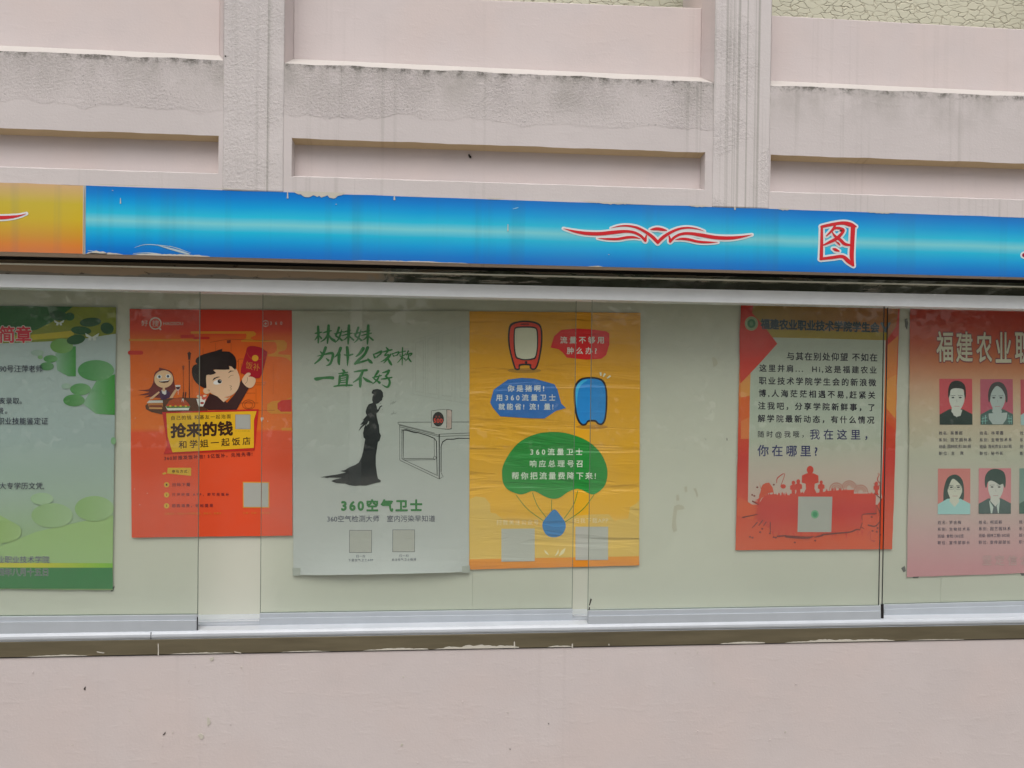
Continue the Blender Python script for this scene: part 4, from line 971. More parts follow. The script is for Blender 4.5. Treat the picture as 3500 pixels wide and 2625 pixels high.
P.poly('lady_silhouette', d((835, 0), (955, 0), (962, 90), (978, 122), (962, 175), (945, 190), (935, 260), (922, 340), (922, 440), (935, 530), (945, 580), (975, 600), (972, 620), (935, 625), (880, 640), (820, 656), (750, 655), (700, 660), (640, 652), (590, 635), (500, 630), (445, 608), (480, 592), (560, 572), (500, 572), (430, 570), (400, 575), (370, 568), (330, 568), (360, 560), (450, 545), (520, 535), (605, 515), (540, 500), (590, 490), (640, 460), (700, 435), (740, 410), (770, 350), (785, 290), (800, 200), (808, 160), (790, 140), (785, 90), (800, 40)), BL, 3.3)
for i, q in enumerate([[(1208, 1200, 3), (1225, 1180, 3), (1232, 1200, 3), (1245, 1160, 3), (1240, 1190, 3), (1280, 1165, 3)], [(1218, 1325, 3), (1230, 1305, 3), (1235, 1322, 3), (1250, 1290, 3), (1248, 1315, 3), (1285, 1302, 3)], [(1240, 1275, 3), (1246, 1284, 3)], [(1212, 1150, 3), (1220, 1158, 3)], [(1085, 1192, 3), (1098, 1190, 3)], [(1112, 1258, 4), (1116, 1264, 4)]]):
    P.stroke('cough_marks', c(*q), BL, 3+i*.1, 0)
TL = (52, 54, 56)
for i, q in enumerate([[(1300, 1415, 5), (2155, 1412, 5)], [(1300, 1415, 5), (1302, 1435, 5)], [(1302, 1438, 4), (1740, 1545, 4)], [(1320, 1445, 5), (1322, 1545, 5)], [(1345, 1545, 7), (1350, 1510, 8), (1400, 1502, 7), (1470, 1525, 7), (1545, 1540, 9)]]):
    P.stroke('table_line_art', c(*q), TL, 2+i*.05, 0, cap=False)
for i, q in enumerate([[(1178, 10, 4), (1178, 385, 4)], [(1200, 50, 4), (1200, 370, 4)], [(1215, 60, 9), (1215, 355, 6)], [(1178, 10, 4), (1600, 118, 4)], [(1180, 28, 4), (1595, 132, 4)], [(1600, 106, 4), (1925, 93, 4)], [(1602, 130, 4), (1925, 118, 4)],
        [(1218, 62, 8), (1260, 68, 7), (1340, 92, 7), (1375, 90, 8), (1480, 122, 9), (1545, 150, 9), (1570, 180, 9), (1578, 540, 7)], [(1546, 155, 4), (1548, 340, 4)], [(1600, 106, 11), (1601, 584, 9)], [(1620, 510, 8), (1620, 240, 8), (1635, 190, 10), (1680, 160, 10), (1750, 160, 9), (1805, 150, 9), (1925, 152, 8)],
        [(1225, 366, 4), (1540, 366, 4)], [(1225, 383, 4), (1555, 378, 4)], [(1180, 385, 4), (1195, 393, 4), (1600, 585, 4)], [(1215, 378, 4), (1590, 552, 4)], [(1600, 585, 5), (1642, 560, 5), (1620, 515, 5)]]):
    P.stroke('table_line_art', d(*q), TL, 2.3+i*.04, 0, cap=False)
P.ring('table_line_art', *one(d, 1553, 358), 4.6, 5, 1.3, TL, 3.1); P.ring('table_line_art', *one(d, 1216, 370), 2.8, 3, 1.2, TL, 3.2)
P.poly('monitor_drawing', c((1700, 1300), (1715, 1275), (1860, 1258), (1940, 1268), (1948, 1290), (1945, 1480), (1930, 1498), (1870, 1500), (1720, 1478), (1700, 1450)), TL, 3.5, smooth=2)
P.poly('monitor_drawing', c((1704, 1300), (1719, 1279), (1862, 1262), (1882, 1285), (1880, 1470), (1866, 1494), (1722, 1474), (1704, 1450)), (182, 184, 176), 3.9, smooth=2)
P.poly('monitor_drawing', c((1888, 1264), (1937, 1272), (1944, 1292), (1941, 1478), (1928, 1494), (1880, 1496), (1886, 1470)), (184, 164, 154), 3.8)
P.ell('monitor_drawing', *one(c, 1783, 1378), 68/3.511, 88/3.511, (28, 24, 26), 4.2); P.text('monitor_drawing', '500', *tbox(c, 1728, 1372, 1835, 1422), (214, 66, 44), 4.6, .02); P.text('monitor_drawing', '爆表', *tbox(c, 1748, 1338, 1806, 1358), (190, 60, 44), 4.6, .0)
P.text('product_lettering', '360空气卫士', *tbox(d, 556, 806, 1414, 930), (38, 118, 56), 3, .05)
NV = (62, 66, 92)
P.text('product_lettering', '360空气检测大师　室内污染早知道', *tbox(d, 402, 976, 1556, 1046, -4), NV, 3, .0)
for (x0, x1, y0, y1, tx, ty, t1, t2) in ((638, 880, 1132, 1372, 712, 1394, '扫一扫', '下载空气卫士APP'), (1100, 1340, 1126, 1364, 1174, 1388, '扫一扫', '关注空气卫士微博')):
    P.poly('blank_code_plate#'+str(x0), d((x0, y0), (x1, y0), (x1, y1), (x0, y1)), (110, 112, 118), 3); P.poly('blank_code_plate#'+str(x0), d((x0+5, y0+5), (x1-5, y0+5), (x1-5, y1-5), (x0+5, y1-5)), (170, 171, 163), 3.5)
    P.text('product_lettering', t1, *tbox(d, tx, ty, tx+96, ty+28), NV, 3, .0); P.text('product_lettering', t2, *tbox(d, x0-8 if x0 < 1000 else x0-8, ty+42, x1+14 if x0 < 1000 else x1+12, ty+70, -3), NV, 3, .0)
P.build()

# ---------- yellow poster
P = poster('yellow_wrinkled_poster', 'creased golden yellow poster with red and blue speech bubbles and a green parachute', [(1604, 1064), (2189, 1069), (2184, 1932), (1604, 1946)],
    grad(YP, [(1064, (208, 146, 36)), (1400, (218, 158, 32)), (1760, (224, 164, 34)), (1775, (214, 170, 74)), (1885, (214, 172, 82)), (1900, (220, 140, 34)), (1940, (214, 128, 32))]), wv(.0015, .002, 6, 30, 2), mat=M_vinyl, rag=.4, k=1.26, grid=(.03, .015))
P.step = .0004
c = crop(1590, 1040, 3.511); d = crop(1590, 1450, 3.252)
KK = (34, 28, 34)
PALE = (208, 172, 84)
P.poly('cloud_print', d((50, 830), (120, 800), (220, 815), (275, 880), (280, 980), (340, 990), (420, 1060), (600, 1110), (1000, 1160), (1210, 1020), (1420, 1000), (1600, 1000), (1660, 1080), (1700, 1060), (1810, 1050), (1830, 920), (1900, 880), (1935, 840), (1930, 1465), (48, 1500)), PALE, 1)
# plain handset instead of the printed mascot
P.ell('handset_print', *one(c, 710, 795), 200/3.511, 30/3.511, (176, 128, 40), 1.5)
P.poly('handset_print', c((515, 330), (540, 240), (620, 205), (720, 195), (830, 208), (900, 245), (925, 340), (922, 500), (890, 680), (855, 770), (810, 790), (775, 765), (765, 735), (665, 738), (655, 780), (620, 792), (585, 760), (540, 600), (515, 470)), KK, 2, smooth=4)
P.poly('handset_print', c((535, 330), (560, 258), (630, 225), (720, 216), (820, 228), (885, 262), (906, 340), (902, 500), (872, 670), (842, 755), (812, 770), (792, 755), (782, 716), (650, 718), (640, 765), (615, 770), (600, 740), (556, 590), (535, 470)), (212, 62, 44), 2.6, smooth=4)
P.poly('handset_print', c((582, 330), (605, 275), (720, 264), (840, 275), (872, 340), (872, 520), (850, 640), (810, 665), (720, 675), (640, 660), (600, 630), (580, 500)), KK, 3.2, smooth=4)
P.poly('handset_print', c((596, 330), (616, 290), (720, 282), (830, 290), (856, 340), (858, 520), (838, 625), (800, 648), (720, 658), (650, 645), (614, 615), (596, 500)), (206, 204, 180), 3.8, smooth=4)
P.stroke('handset_print', c((668, 240, 12), (762, 238, 12)), KK, 3.9, 0); P.ell('handset_print', *one(c, 730, 697), 16/3.511, 16/3.511, KK, 3.9)
P.poly('red_bubble', c((1025, 520), (1065, 385), (1150, 310), (1330, 290), (1520, 302), (1690, 325), (1728, 350), (1728, 480), (1690, 610), (1630, 655), (1450, 665), (1220, 640), (1170, 580), (1120, 540)), (212, 36, 40), 3)
P.text('red_bubble', '流量不够用', *tbox(c, 1140, 388, 1660, 470), (224, 220, 206), 4.5, .02); P.text('red_bubble', '肿么办?', *tbox(c, 1220, 516, 1575, 598), (224, 220, 206), 4.5, .02)
P.poly('blue_bubble', c((340, 1025), (510, 905), (680, 883), (830, 893), (1070, 960), (1105, 1020), (1150, 1190), (1208, 1245), (1090, 1278), (950, 1370), (800, 1368), (420, 1345), (330, 1240), (300, 1180)), (44, 108, 184), 3)
P.text('blue_bubble', '你是猪啊!', *tbox(c, 508, 970, 945, 1048), (212, 222, 226), 4.5, .02); P.text('blue_bubble', '用360流量卫士', *tbox(c, 370, 1080, 1080, 1158), (212, 222, 226), 4.5, .02); P.text('blue_bubble', '就能省! 流! 量!', *tbox(c, 400, 1190, 1055, 1266), (212, 222, 226), 4.5, .02)
P.ell('blue_handset_print', *one(c, 1520, 1470), 190/3.511, 28/3.511, (186, 132, 40), 1.5)
P.poly('blue_handset_print', c((1300, 1100), (1310, 980), (1370, 900), (1450, 876), (1560, 876), (1650, 905), (1690, 980), (1705, 1100), (1700, 1280), (1680, 1400), (1640, 1448), (1590, 1440), (1555, 1410), (1480, 1412), (1450, 1450), (1400, 1455), (1350, 1400), (1315, 1280)), KK, 2, smooth=4)
P.poly('blue_handset_print', c((1320, 1100), (1330, 990), (1385, 920), (1450, 896), (1560, 896), (1635, 925), (1672, 990), (1684, 1100), (1680, 1280), (1660, 1390), (1630, 1428), (1596, 1420), (1562, 1388), (1475, 1390), (1440, 1430), (1405, 1432), (1368, 1385), (1336, 1280)), (36, 132, 204), 2.8, smooth=4)
P.poly('blue_handset_print', c((1326, 1100), (1335, 990), (1388, 925), (1470, 905), (1380, 980), (1345, 1100), (1340, 1250), (1330, 1180)), (64, 176, 220), 3.4, smooth=3)
for i, q in enumerate([[(1622, 815, 22), (1628, 858, 16)], [(1678, 832, 22), (1655, 870, 14)], [(1742, 858, 20), (1700, 888, 14)]]): P.stroke('spark_print', c(*q), (222, 216, 190), 3+i*.1, 0, cap=False)
P.poly('parachute_print', d((410, 570), (420, 460), (500, 310), (620, 185), (800, 105), (980, 85), (1150, 105), (1340, 175), (1480, 290), (1560, 430), (1580, 560), (1545, 690), (1440, 775), (1370, 765), (1290, 725), (1220, 720), (1130, 760), (1050, 815), (970, 828), (890, 805), (800, 755), (740, 742), (660, 772), (590, 775), (480, 730), (425, 660)), (30, 134, 52), 3, smooth=4)
for i, (t_, x0, y0, x1, y1) in enumerate((('360流量卫士', 725, 268, 1300, 342), ('响应总理号召', 718, 398, 1302, 476), ('帮你把流量费降下来!', 518, 532, 1450, 612))): P.text('parachute_print', t_, *tbox(d, x0, y0, x1, y1), (206, 218, 200), 4.5, .02)
for i, q in enumerate([[(565, 785, 7), (690, 940, 7), (865, 1070, 7)], [(748, 762, 7), (800, 900, 7), (895, 1030, 7)], [(960, 840, 7), (960, 960, 7)], [(1250, 740, 7), (1205, 890, 7), (1100, 1045, 7)], [(1430, 785, 7), (1300, 950, 7), (1110, 1085, 7)]]): P.stroke('parachute_print', d(*q), (60, 130, 44), 2+i*.1, 5)
P.poly('water_drop_print', d((990, 945), (1060, 1015), (1110, 1090), (1112, 1160), (1070, 1230), (990, 1256), (910, 1235), (865, 1165), (862, 1090), (915, 1015)), (44, 118, 176), 3.5, smooth=3)
P.text('caption_lettering', '扫我关注公众号', *tbox(d, 348, 1062, 815, 1118, -2), (216, 200, 160), 2.5, .0); P.text('caption_lettering', '扫我下载APP', *tbox(d, 1210, 1042, 1588, 1100, -4), (216, 200, 160), 2.5, .0)
P.poly('blank_code_plate#a', d((402, 1162), (772, 1158), (772, 1520), (402, 1526)), (170, 171, 163), 3); P.poly('blank_code_plate#b', d((1225, 1138), (1588, 1138), (1586, 1506), (1225, 1508)), (170, 171, 163), 3)
for i, q in enumerate([[(880, 1400, 6), (900, 1425, 22), (925, 1450, 6)], [(1000, 1460, 6), (1025, 1430, 20), (1035, 1395, 6)], [(1045, 1460, 8), (1080, 1420, 36), (1110, 1380, 8)]]): P.stroke('cloud_print', d(*q), (214, 200, 156), 2+i*.1, 4)
P.build()

# ---------- red notice
P = poster('red_notice_poster', 'red-bordered notice with long black text above a row of red figure silhouettes', [(2532, 1033), (3074, 1046), (3048, 1877), (2513, 1880)],
    grad(YP, [(1040, (196, 48, 36)), (1140, (208, 56, 40)), (1320, (222, 130, 60)), (1420, (218, 92, 44)), (1560, (206, 50, 40)), (1700, (208, 66, 40)), (1880, (214, 84, 44))]), wv(.002, .003, 5, 7, 4), rag=.6, k=1.04)
c = crop(2500, 1020, 3.457); d = crop(2500, 1500, 3.457)
P.poly('paper_field', c((215, 445), (1820, 490), (1810, 900), (1790, 1659), (205, 1659), (222, 900)), grad(YP, [(1150, (178, 184, 168)), (1400, (178, 188, 172)), (1520, (182, 186, 170))]), 2)
P.poly('paper_field', d((205, -8), (1790, -8), (1765, 640), (1775, 690), (1720, 775), (215, 775), (190, 740)), grad(YP, [(1500, (180, 186, 168)), (1600, (194, 182, 168)), (1720, (196, 168, 156))]), 2.02)
P.poly('header_band', c((260, 55), (1970, 100), (1940, 330), (1830, 495), (215, 450), (215, 330)), hz(2560, 3060, (150, 122, 54), (176, 110, 60)), 2.6)
P.poly('header_band', c((380, 370), (1830, 400), (1825, 492), (230, 455)), (164, 142, 56), 3)
P.poly('red_triangle', c((115, 60), (240, 170), (400, 350), (540, 535), (330, 770), (105, 1005), (95, 700), (92, 400)), grad(YP, [(1040, (196, 44, 34)), (1200, (210, 50, 38)), (1300, (220, 62, 40))]), 3.4)
P.poly('red_triangle', c((105, 1005), (225, 885), (215, 1150), (110, 1170)), (224, 150, 74), 3); P.poly('red_triangle', c((110, 1170), (215, 1150), (212, 1400), (110, 1450)), (222, 104, 50), 3)
P.poly('red_triangle', c((110, 1450), (212, 1400), (205, 1659), (108, 1659)), (222, 124, 66), 3)
P.poly('red_triangle', c((1830, 560), (1965, 440), (1945, 900), (1830, 960)), (222, 130, 60), 3); P.poly('red_triangle', c((1830, 960), (1945, 900), (1935, 1420), (1828, 1300)), (226, 146, 66), 3.1); P.poly('red_triangle', c((1828, 1450), (1925, 1560), (1922, 1659), (1828, 1659)), (214, 70, 44), 3.2)
P.poly('lower_field', d((60, 790), (90, 680), (240, 775), (320, 775), (250, 960), (60, 900)), (214, 84, 42), 2.9)
P.ell('round_seal', *one(c, 233, 297), 78/3.457, 84/3.457, (158, 172, 132), 4); P.ell('round_seal', *one(c, 233, 297), 52/3.457, 58/3.457, (58, 112, 74), 4.4); P.ring('round_seal', *one(c, 233, 297), 14, 15.5, 1.2, (120, 150, 110), 4.8); P.ring('round_seal', *one(c, 233, 297), 19.5, 21, 1.6, (110, 134, 96), 4.3); P.ell('round_seal', *one(c, 233, 297), 6, 8, (96, 142, 100), 4.9)
P.text('heading_lettering', '福建农业职业技术学院学生会', one(c, 345, 358), one(c, 1738, 402), one(c, 345, 242), (44, 58, 72), 4, .04, outline=((120, 126, 112), .06))
P.text('heading_lettering', 'V', *tbox(c, 1760, 290, 1870, 398), (96, 112, 120), 4.2, .05)
BT = (40, 38, 54)
rows = [('与其在别处仰望 不如在', 655, 635, 728, 1718, 650, 16), ('这里并肩...  Hi,这是福建农业', 330, 778, 868, 1710, 0, 24), ('职业技术学院学生会的新浪微', 325, 925, 1015, 1704, 0, 24),
        ('博,人海茫茫相遇不易,赶紧关', 322, 1075, 1165, 1694, 0, 24), ('注我吧，分享学院新鲜事，了', 315, 1222, 1312, 1686, 0, 22), ('解学院最新动态，有什么情况', 310, 1372, 1462, 1682, 0, 20)]
for t_, x0, y0, y1, x1, _, tl in rows: P.text('body_lettering', t_, *tbox(c, x0, y0, x1, y1, tl), BT, 4, .024)
P.text('body_lettering', '随时@我哦，', *tbox(c, 310, 1565, 850, 1652, 0), BT, 4, .008)
P.text('body_lettering', '我在这里，', *tbox(c, 925, 1545, 1600, 1668, 4), (48, 44, 98), 4, .012); P.text('body_lettering', '你在哪里?', *tbox(d, 305, 72, 1010, 202, 6), (48, 52, 104), 4, .02)
RS = (204, 58, 40)
P.poly('crowd_silhouette', d((395, 665), (500, 650), (560, 665), (690, 665), (860, 650), (1000, 640), (1160, 610), (1440, 600), (1440, 645), (1690, 645), (1700, 680), (1690, 900), (1540, 890), (1530, 1000), (1500, 1070), (1060, 1120), (900, 1200), (640, 1160), (540, 1140), (450, 1060), (300, 960), (310, 780), (360, 700)), grad(YP, [(1680, (206, 64, 42)), (1750, (196, 44, 38)), (1830, (206, 72, 44))]), 3.2)
rc = random.Random(8)
for i in range(60):
    t = rc.random(); x = 330+t*1370; y0 = 665-60*max(0, 1-abs(x-1250)/260)
    h_ = rc.uniform(6, 46); w_ = rc.uniform(6, 20)
    P.poly('crowd_silhouette', d((x-w_, y0+20), (x-w_*.7, y0-h_*.4), (x-w_*.1, y0-h_), (x+w_*.5, y0-h_*.6), (x+w_, y0+20)), RS, 3.22+i*.004)
    if i % 2: P.poly('crowd_silhouette', d((300+rc.uniform(-60, 10), 700+i*4), (330, 690+i*4), (330, 702+i*4)), RS, 3.5)
    if i % 3 == 0: P.poly('crowd_silhouette', d((x-w_, 1080), (x+w_, 1080), (x+w_*.3, 1130+h_*1.3)), RS, 3.24+i*.004)
def person(x, ytop, ybot, w_):
    h = ybot-ytop; hr = h*.13
    P.ell('crowd_silhouette', *one(d, x, ytop+hr), hr/3.457*.92, hr/3.457*1.1, RS, 3.6)
    P.poly('crowd_silhouette', d((x-w_*.18, ytop+hr*1.9), (x+w_*.18, ytop+hr*1.9), (x+w_*.48, ytop+h*.33), (x+w_*.5, ytop+h*.58), (x+w_*.27, ytop+h*.62), (x+w_*.25, ytop+h*.8), (x+w_*.42, ybot), (x-w_*.42, ybot), (x-w_*.25, ytop+h*.8), (x-w_*.27, ytop+h*.62), (x-w_*.5, ytop+h*.58), (x-w_*.48, ytop+h*.33)), RS, 3.8)
person(925, 322, 655, 200); person(727, 495, 670, 80); person(785, 478, 665, 90); person(1055, 492, 650, 80); person(1705, 505, 660, 70); person(1120, 594, 650, 36); 
for i, (x, y, r) in enumerate(((1235, 600, 80), (1385, 575, 80), (1520, 625, 80))):
    for j, rr_ in enumerate((r, r*.72, r*.45)): P.stroke('crowd_silhouette', [(*[q for q in one(d, x+rr_*math.cos(math.radians(a)), y+rr_*math.sin(math.radians(a)))], 2.6) for a in range(180, 361, 12)], (176, 96, 78), 3.3+i*.1+j*.03, 0)
P.poly('crowd_silhouette', d((320, 505), (345, 580), (365, 540), (400, 520), (440, 515), (480, 570), (495, 630), (420, 640), (395, 670), (350, 700), (310, 780), (240, 735), (310, 745), (330, 650), (345, 600)), (206, 76, 44), 3.5)
for i, q in enumerate([[(575, 560, 6), (625, 410, 8), (540, 460, 12), (530, 520, 6)], [(240, 1050, 8), (300, 985, 14)], [(320, 1020, 10), (365, 960, 14)], [(375, 1025, 8), (405, 980, 12)], [(130, 925, 16), (300, 890, 8)], [(540, 1150, 18), (640, 1140, 14)], [(640, 1150, 26), (760, 1160, 30), (900, 1165, 26), (960, 1150, 12)], [(980, 1160, 12), (1070, 1138, 20)], [(1070, 1130, 16), (1250, 1112, 16), (1400, 1098, 14), (1470, 1068, 16), (1510, 1075, 10)],
        [(1510, 1070, 8), (1540, 990, 10)], [(1540, 960, 6), (1545, 890, 8), (1700, 880, 16)], [(1700, 880, 6), (1705, 780, 6), (1750, 880, 12)], [(1610, 1015, 16), (1690, 1030, 14), (1735, 985, 12)], [(245, 735, 18), (315, 775, 8)], [(1680, 640, 8), (1740, 690, 12), (1765, 720, 8)], [(455, 985, 12), (455, 1100, 10)], [(1600, 1140, 4), (1630, 1090, 6), (1640, 1190, 6), (1680, 1205, 18)], [(1560, 1060, 6), (1530, 1040, 10)],
        [(1722, 410, 8), (1740, 420, 8), (1715, 480, 10), (1755, 540, 10), (1700, 555, 8), (1675, 520, 7)]]):
    P.stroke('ink_splash', d(*q), (118, 48, 42) if i not in (0, 16, 18) else (186, 58, 46), 4.6+i*.05, 3)
P.ell('ink_splash', *one(d, 607, 560), 30/3.457, 26/3.457, RS, 4.9)
for i, (x, y) in enumerate([(335, 1100), (360, 1060), (450, 1115), (495, 1160), (520, 1165), (215, 1155), (245, 1165), (745, 1222), (985, 1200), (1720, 1050), (1660, 1085), (1710, 1095), (1650, 920), (240, 660), (265, 672), (300, 570), (495, 540), (1750, 1130)]): P.ell('ink_splash', *one(d, x, y), 3.6, 3.0, (120, 46, 42), 4.4+.03*i, 10)
P.poly('blank_code_plate', d((784, 680), (1186, 682), (1174, 1100), (776, 1098)), (170, 171, 163), 5); P.ell('blank_code_plate', *one(d, 980, 890), 46/3.457, 50/3.457, (110, 170, 130), 5.5); P.ell('blank_code_plate', *one(d, 980, 890), 28/3.457, 30/3.457, (62, 146, 100), 5.9)
P.build()

# ---------- pink poster with portraits
P = poster('pink_portrait_poster', 'faded red to pink poster with small portrait photos at the right photo edge', [(3111, 1046), (3860, 1064), (3860, 1946), (3099, 1973)],
    grad(YP, [(1050, (196, 56, 40)), (1120, (200, 74, 44)), (1200, (206, 116, 72)), (1300, (208, 162, 130)), (1400, (202, 184, 158)), (1560, (188, 188, 170)), (1700, (194, 180, 170)), (1850, (200, 160, 160)), (1960, (202, 144, 150))]), wv(.002, .004, 5, 6, .4), rag=1.0, k=1.03)
c = crop(3080, 1040, 3.190); d = crop(3080, 1540, 3.190)
def bold_head(t_, x0, x1, y0, y1, tl=0): P.text('heading_lettering', t_, *tbox(c, x0, y0, x1, y1, tl), (216, 212, 186), 4, .02, outline=((140, 66, 76), .055))
for t_, x0, x1, dy in (('福', 385, 560, 0), ('建', 600, 775, 4), ('农', 820, 985, 8), ('业', 1030, 1195, 10), ('职', 1240, 1420, 12), ('业', 1460, 1620, 14), ('技', 1670, 1840, 16), ('术', 1890, 2060, 18)): bold_head(t_, x0, x1, 300+dy, 622+dy)
SKN = (206, 208, 196)
def portrait(cc, x, y, w_, h, bgc, hair, cloth, long_=False, glasses=False, tie=False, skin=SKN, style=0):
    pn = 'portrait_photo'
    q = lambda *p: cc(*[(x+a*w_, y+b_*h) for a, b_ in p])
    P.poly(pn, q((0, 0), (1, 0), (1, 1), (0, 1)), bgc, 3)
    if long_: P.poly(pn, q((.2, .9), (.17, .55), (.25, .3), (.5, .14), (.72, .26), (.8, .5), (.76, .8), (.7, .98), (.3, .98)), hair, 3.5, smooth=3)
    P.poly(pn, q((0, 1), (0, .78), (.3, .66), (.7, .66), (1, .77), (1, 1)), cloth, 3.8)
    P.poly(pn, q((.38, .6), (.62, .6), (.66, .72), (.52, .84), (.36, .72)), skin, 4.1)
    P.poly(pn, q((.29, .38), (.33, .2), (.5, .14), (.70, .2), (.76, .38), (.74, .52), (.64, .66), (.52, .71), (.4, .66), (.31, .52)), skin, 4.5, smooth=4)
    hairs = [((.27, .42), (.27, .22), (.36, .08), (.54, .04), (.72, .09), (.80, .22), (.79, .44), (.75, .34), (.74, .24), (.60, .21), (.44, .21), (.34, .25), (.32, .34)),
             ((.25, .50), (.24, .30), (.34, .12), (.52, .06), (.70, .10), (.82, .26), (.83, .48), (.78, .50), (.76, .36), (.66, .22), (.52, .15), (.42, .20), (.33, .32), (.29, .48)),
             ((.22, .62), (.20, .40), (.30, .20), (.50, .13), (.68, .18), (.79, .34), (.80, .66), (.74, .62), (.74, .42), (.62, .30), (.46, .22), (.36, .34), (.30, .48), (.28, .66)),
             ((.20, .40), (.19, .20), (.30, .06), (.50, .01), (.74, .06), (.83, .20), (.82, .42), (.78, .40), (.74, .34), (.64, .36), (.50, .30), (.36, .27), (.27, .32), (.24, .42))]
    P.poly(pn, q(*hairs[style]), hair, 4.9, smooth=3)
    for ex in (.41, .63):
        P.ell(pn, *cc((x+ex*w_, y+.41*h))[0], w_*.045/3.19, h*.016/3.19, (60, 64, 68), 5.1); P.stroke(pn, cc((x+(ex-.07)*w_, y+.37*h, 5), (x+(ex+.07)*w_, y+.365*h, 4)), hair, 5.2, 0)
        if glasses: P.ring(pn, *cc((x+ex*w_, y+.42*h))[0], w_*.09/3.19, h*.04/3.19, .9, (70, 70, 76), 5.4, 14)
    P.stroke(pn, cc((x+.52*w_, y+.45*h, 3), (x+.53*w_, y+.51*h, 5)), (160, 160, 156), 5.2, 0); P.stroke(pn, cc((x+.45*w_, y+.60*h, 5), (x+.60*w_, y+.60*h, 5)), (186, 128, 126), 5.2, 0)
    if tie:
        P.poly(pn, q((.32, .7), (.5, .9), (.66, .7), (.62, .99), (.38, .99)), (186, 200, 192), 4.3); P.poly(pn, q((.46, .84), (.56, .84), (.6, .99), (.42, .99)), (86, 96, 100), 4.6)
portrait(c, 412, 812, 358, 500, (206, 84, 92), (40, 44, 42), (46, 62, 58), skin=(206, 210, 200)); portrait(c, 858, 816, 354, 496, (188, 96, 112), (72, 72, 72), (84, 108, 104), skin=(176, 188, 184), style=1)
portrait(c, 1296, 820, 350, 496, (200, 90, 100), (50, 52, 50), (170, 200, 200), style=3)
portrait(d, 393, 195, 354, 498, (208, 128, 122), (44, 70, 64), (160, 206, 204), long_=True, glasses=True, skin=(206, 206, 190), style=2); portrait(d, 838, 192, 352, 496, (208, 132, 138), (50, 74, 68), (66, 90, 88), tie=True, skin=(202, 202, 194), style=3)
portrait(d, 1280, 192, 350, 494, (120, 150, 140), (48, 80, 70), (60, 100, 88), long_=True, style=2)
P.poly('portrait_photo', c((945, 1190), (1150, 1180), (1140, 1250), (1100, 1308), (990, 1308), (950, 1250)), (176, 188, 184), 4.0)
for i, q_ in enumerate([[(870, 1245), (925, 1235)], [(862, 1275), (935, 1270)], [(885, 1222), (880, 1305)], [(912, 1205), (910, 1305)], [(1150, 1240), (1200, 1245)], [(1155, 1275), (1200, 1278)], [(1165, 1205), (1170, 1305)], [(1190, 1215), (1192, 1305)]]): P.stroke('portrait_photo', c(*[(x, y, 5) for x, y in q_]), (140, 196, 184), 4.3+i*.02, 0, cap=False)
P.poly('portrait_photo', c((548, 1150), (660, 1150), (640, 1215), (600, 1225), (565, 1212)), (206, 210, 200), 4.3)
CT = (66, 62, 90)
def cap(cc, x, ys, lines, wds, h=40):
    for (t_, y, w_) in zip(lines, ys, wds): P.text('caption_lettering', t_, *tbox(cc, x, y, x+w_, y+h, -3), CT, 3, .004)
cap(c, 404, (1384, 1458, 1530, 1605), ('姓名: 吴景超', '系别: 园艺园林系', '班级: 园林技术1301班', '职位: 主　席'), (258, 354, 350, 268))
cap(c, 848, (1384, 1458, 1530, 1605), ('姓名: 林翠霞', '系别: 生物技术系', '班级: 观光农业1301班', '职位: 秘书长'), (258, 350, 348, 254))
cap(c, 1286, (1384, 1458, 1530, 1605), ('姓名:', '系别:', '班级:', '职位:'), (104, 104, 104, 104))
cap(d, 394, (764, 838, 912, 984), ('姓名: 罗吉梅', '系别: 生物技术系', '班级: 食检1302班', '职位: 宣传部部长'), (256, 352, 284, 352))
cap(d, 842, (760, 832, 906, 980), ('姓名: 柯廷毅', '系别: 园艺园林系', '班级: 园林工程1302班', '职位: 宣传部部长'), (254, 346, 338, 344))
cap(d, 1280, (756, 830, 902, 976), ('姓名:', '系别:', '班级:', '职位:'), (104, 104, 104, 104))
P.text('motto_lettering', '坚定信念', *tbox(d, 885, 1140, 1400, 1250), (196, 160, 158), 3, .01, outline=((168, 134, 138), .03))
P.build()
# sticky smudges and scraps on the board
def board_marks():
    for (px, py, pts) in [(2440, 1238, [(-8, -16), (2, -18), (10, -8), (14, 6), (4, 14), (-2, 16), (-4, 0)]), (2310, 1790, [(-6, -60), (10, -66), (26, -60), (30, -50), (4, -46), (0, -10), (4, 24), (-8, 30), (-14, 10), (-10, -30)]), (2345, 1672, [(-6, -8), (4, -10), (4, 8), (-4, 12)]), (2318, 1700, [(-6, -8), (2, -10), (4, 10), (-6, 12)]), (2375, 1690, [(-6, -20), (4, -22), (12, 4), (6, 10), (2, -6)])]:
        speck(px, py, YBD-.0006, pts, 'glue_stain', M_glue, case, .0002)
    for (px, py, pts) in [(2411, 1499, [(-3, -3), (0, 1), (4, 2), (0, 3)]), (2484, 1502, [(-1, -5), (2, -4), (2, 5), (0, 3)]), (3098, 1108, [(-6, -16), (2, -20), (6, -2), (2, 20), (-4, 8)]), (3090, 1948, [(-10, -6), (2, -14), (6, 4), (-2, 8)]), (3130, 1971, [(-16, -3), (14, -4), (8, 4), (-8, 5)]), (3500, 1962, [(-14, -4), (14, -4), (8, 4), (-8, 5)]), (386, 2016, [(-8, 0), (4, -14), (6, -10), (0, 4), (-6, 6)])]:
        speck(px, py, YBD-.0012, pts, 'tape_scrap', M_tape, case, .0006)
M_glue = simple('glue stain', rgb(198, 194, 174), .5)
M_tape = simple('grey tape scrap', rgb(96, 98, 96), .6)
board_marks()

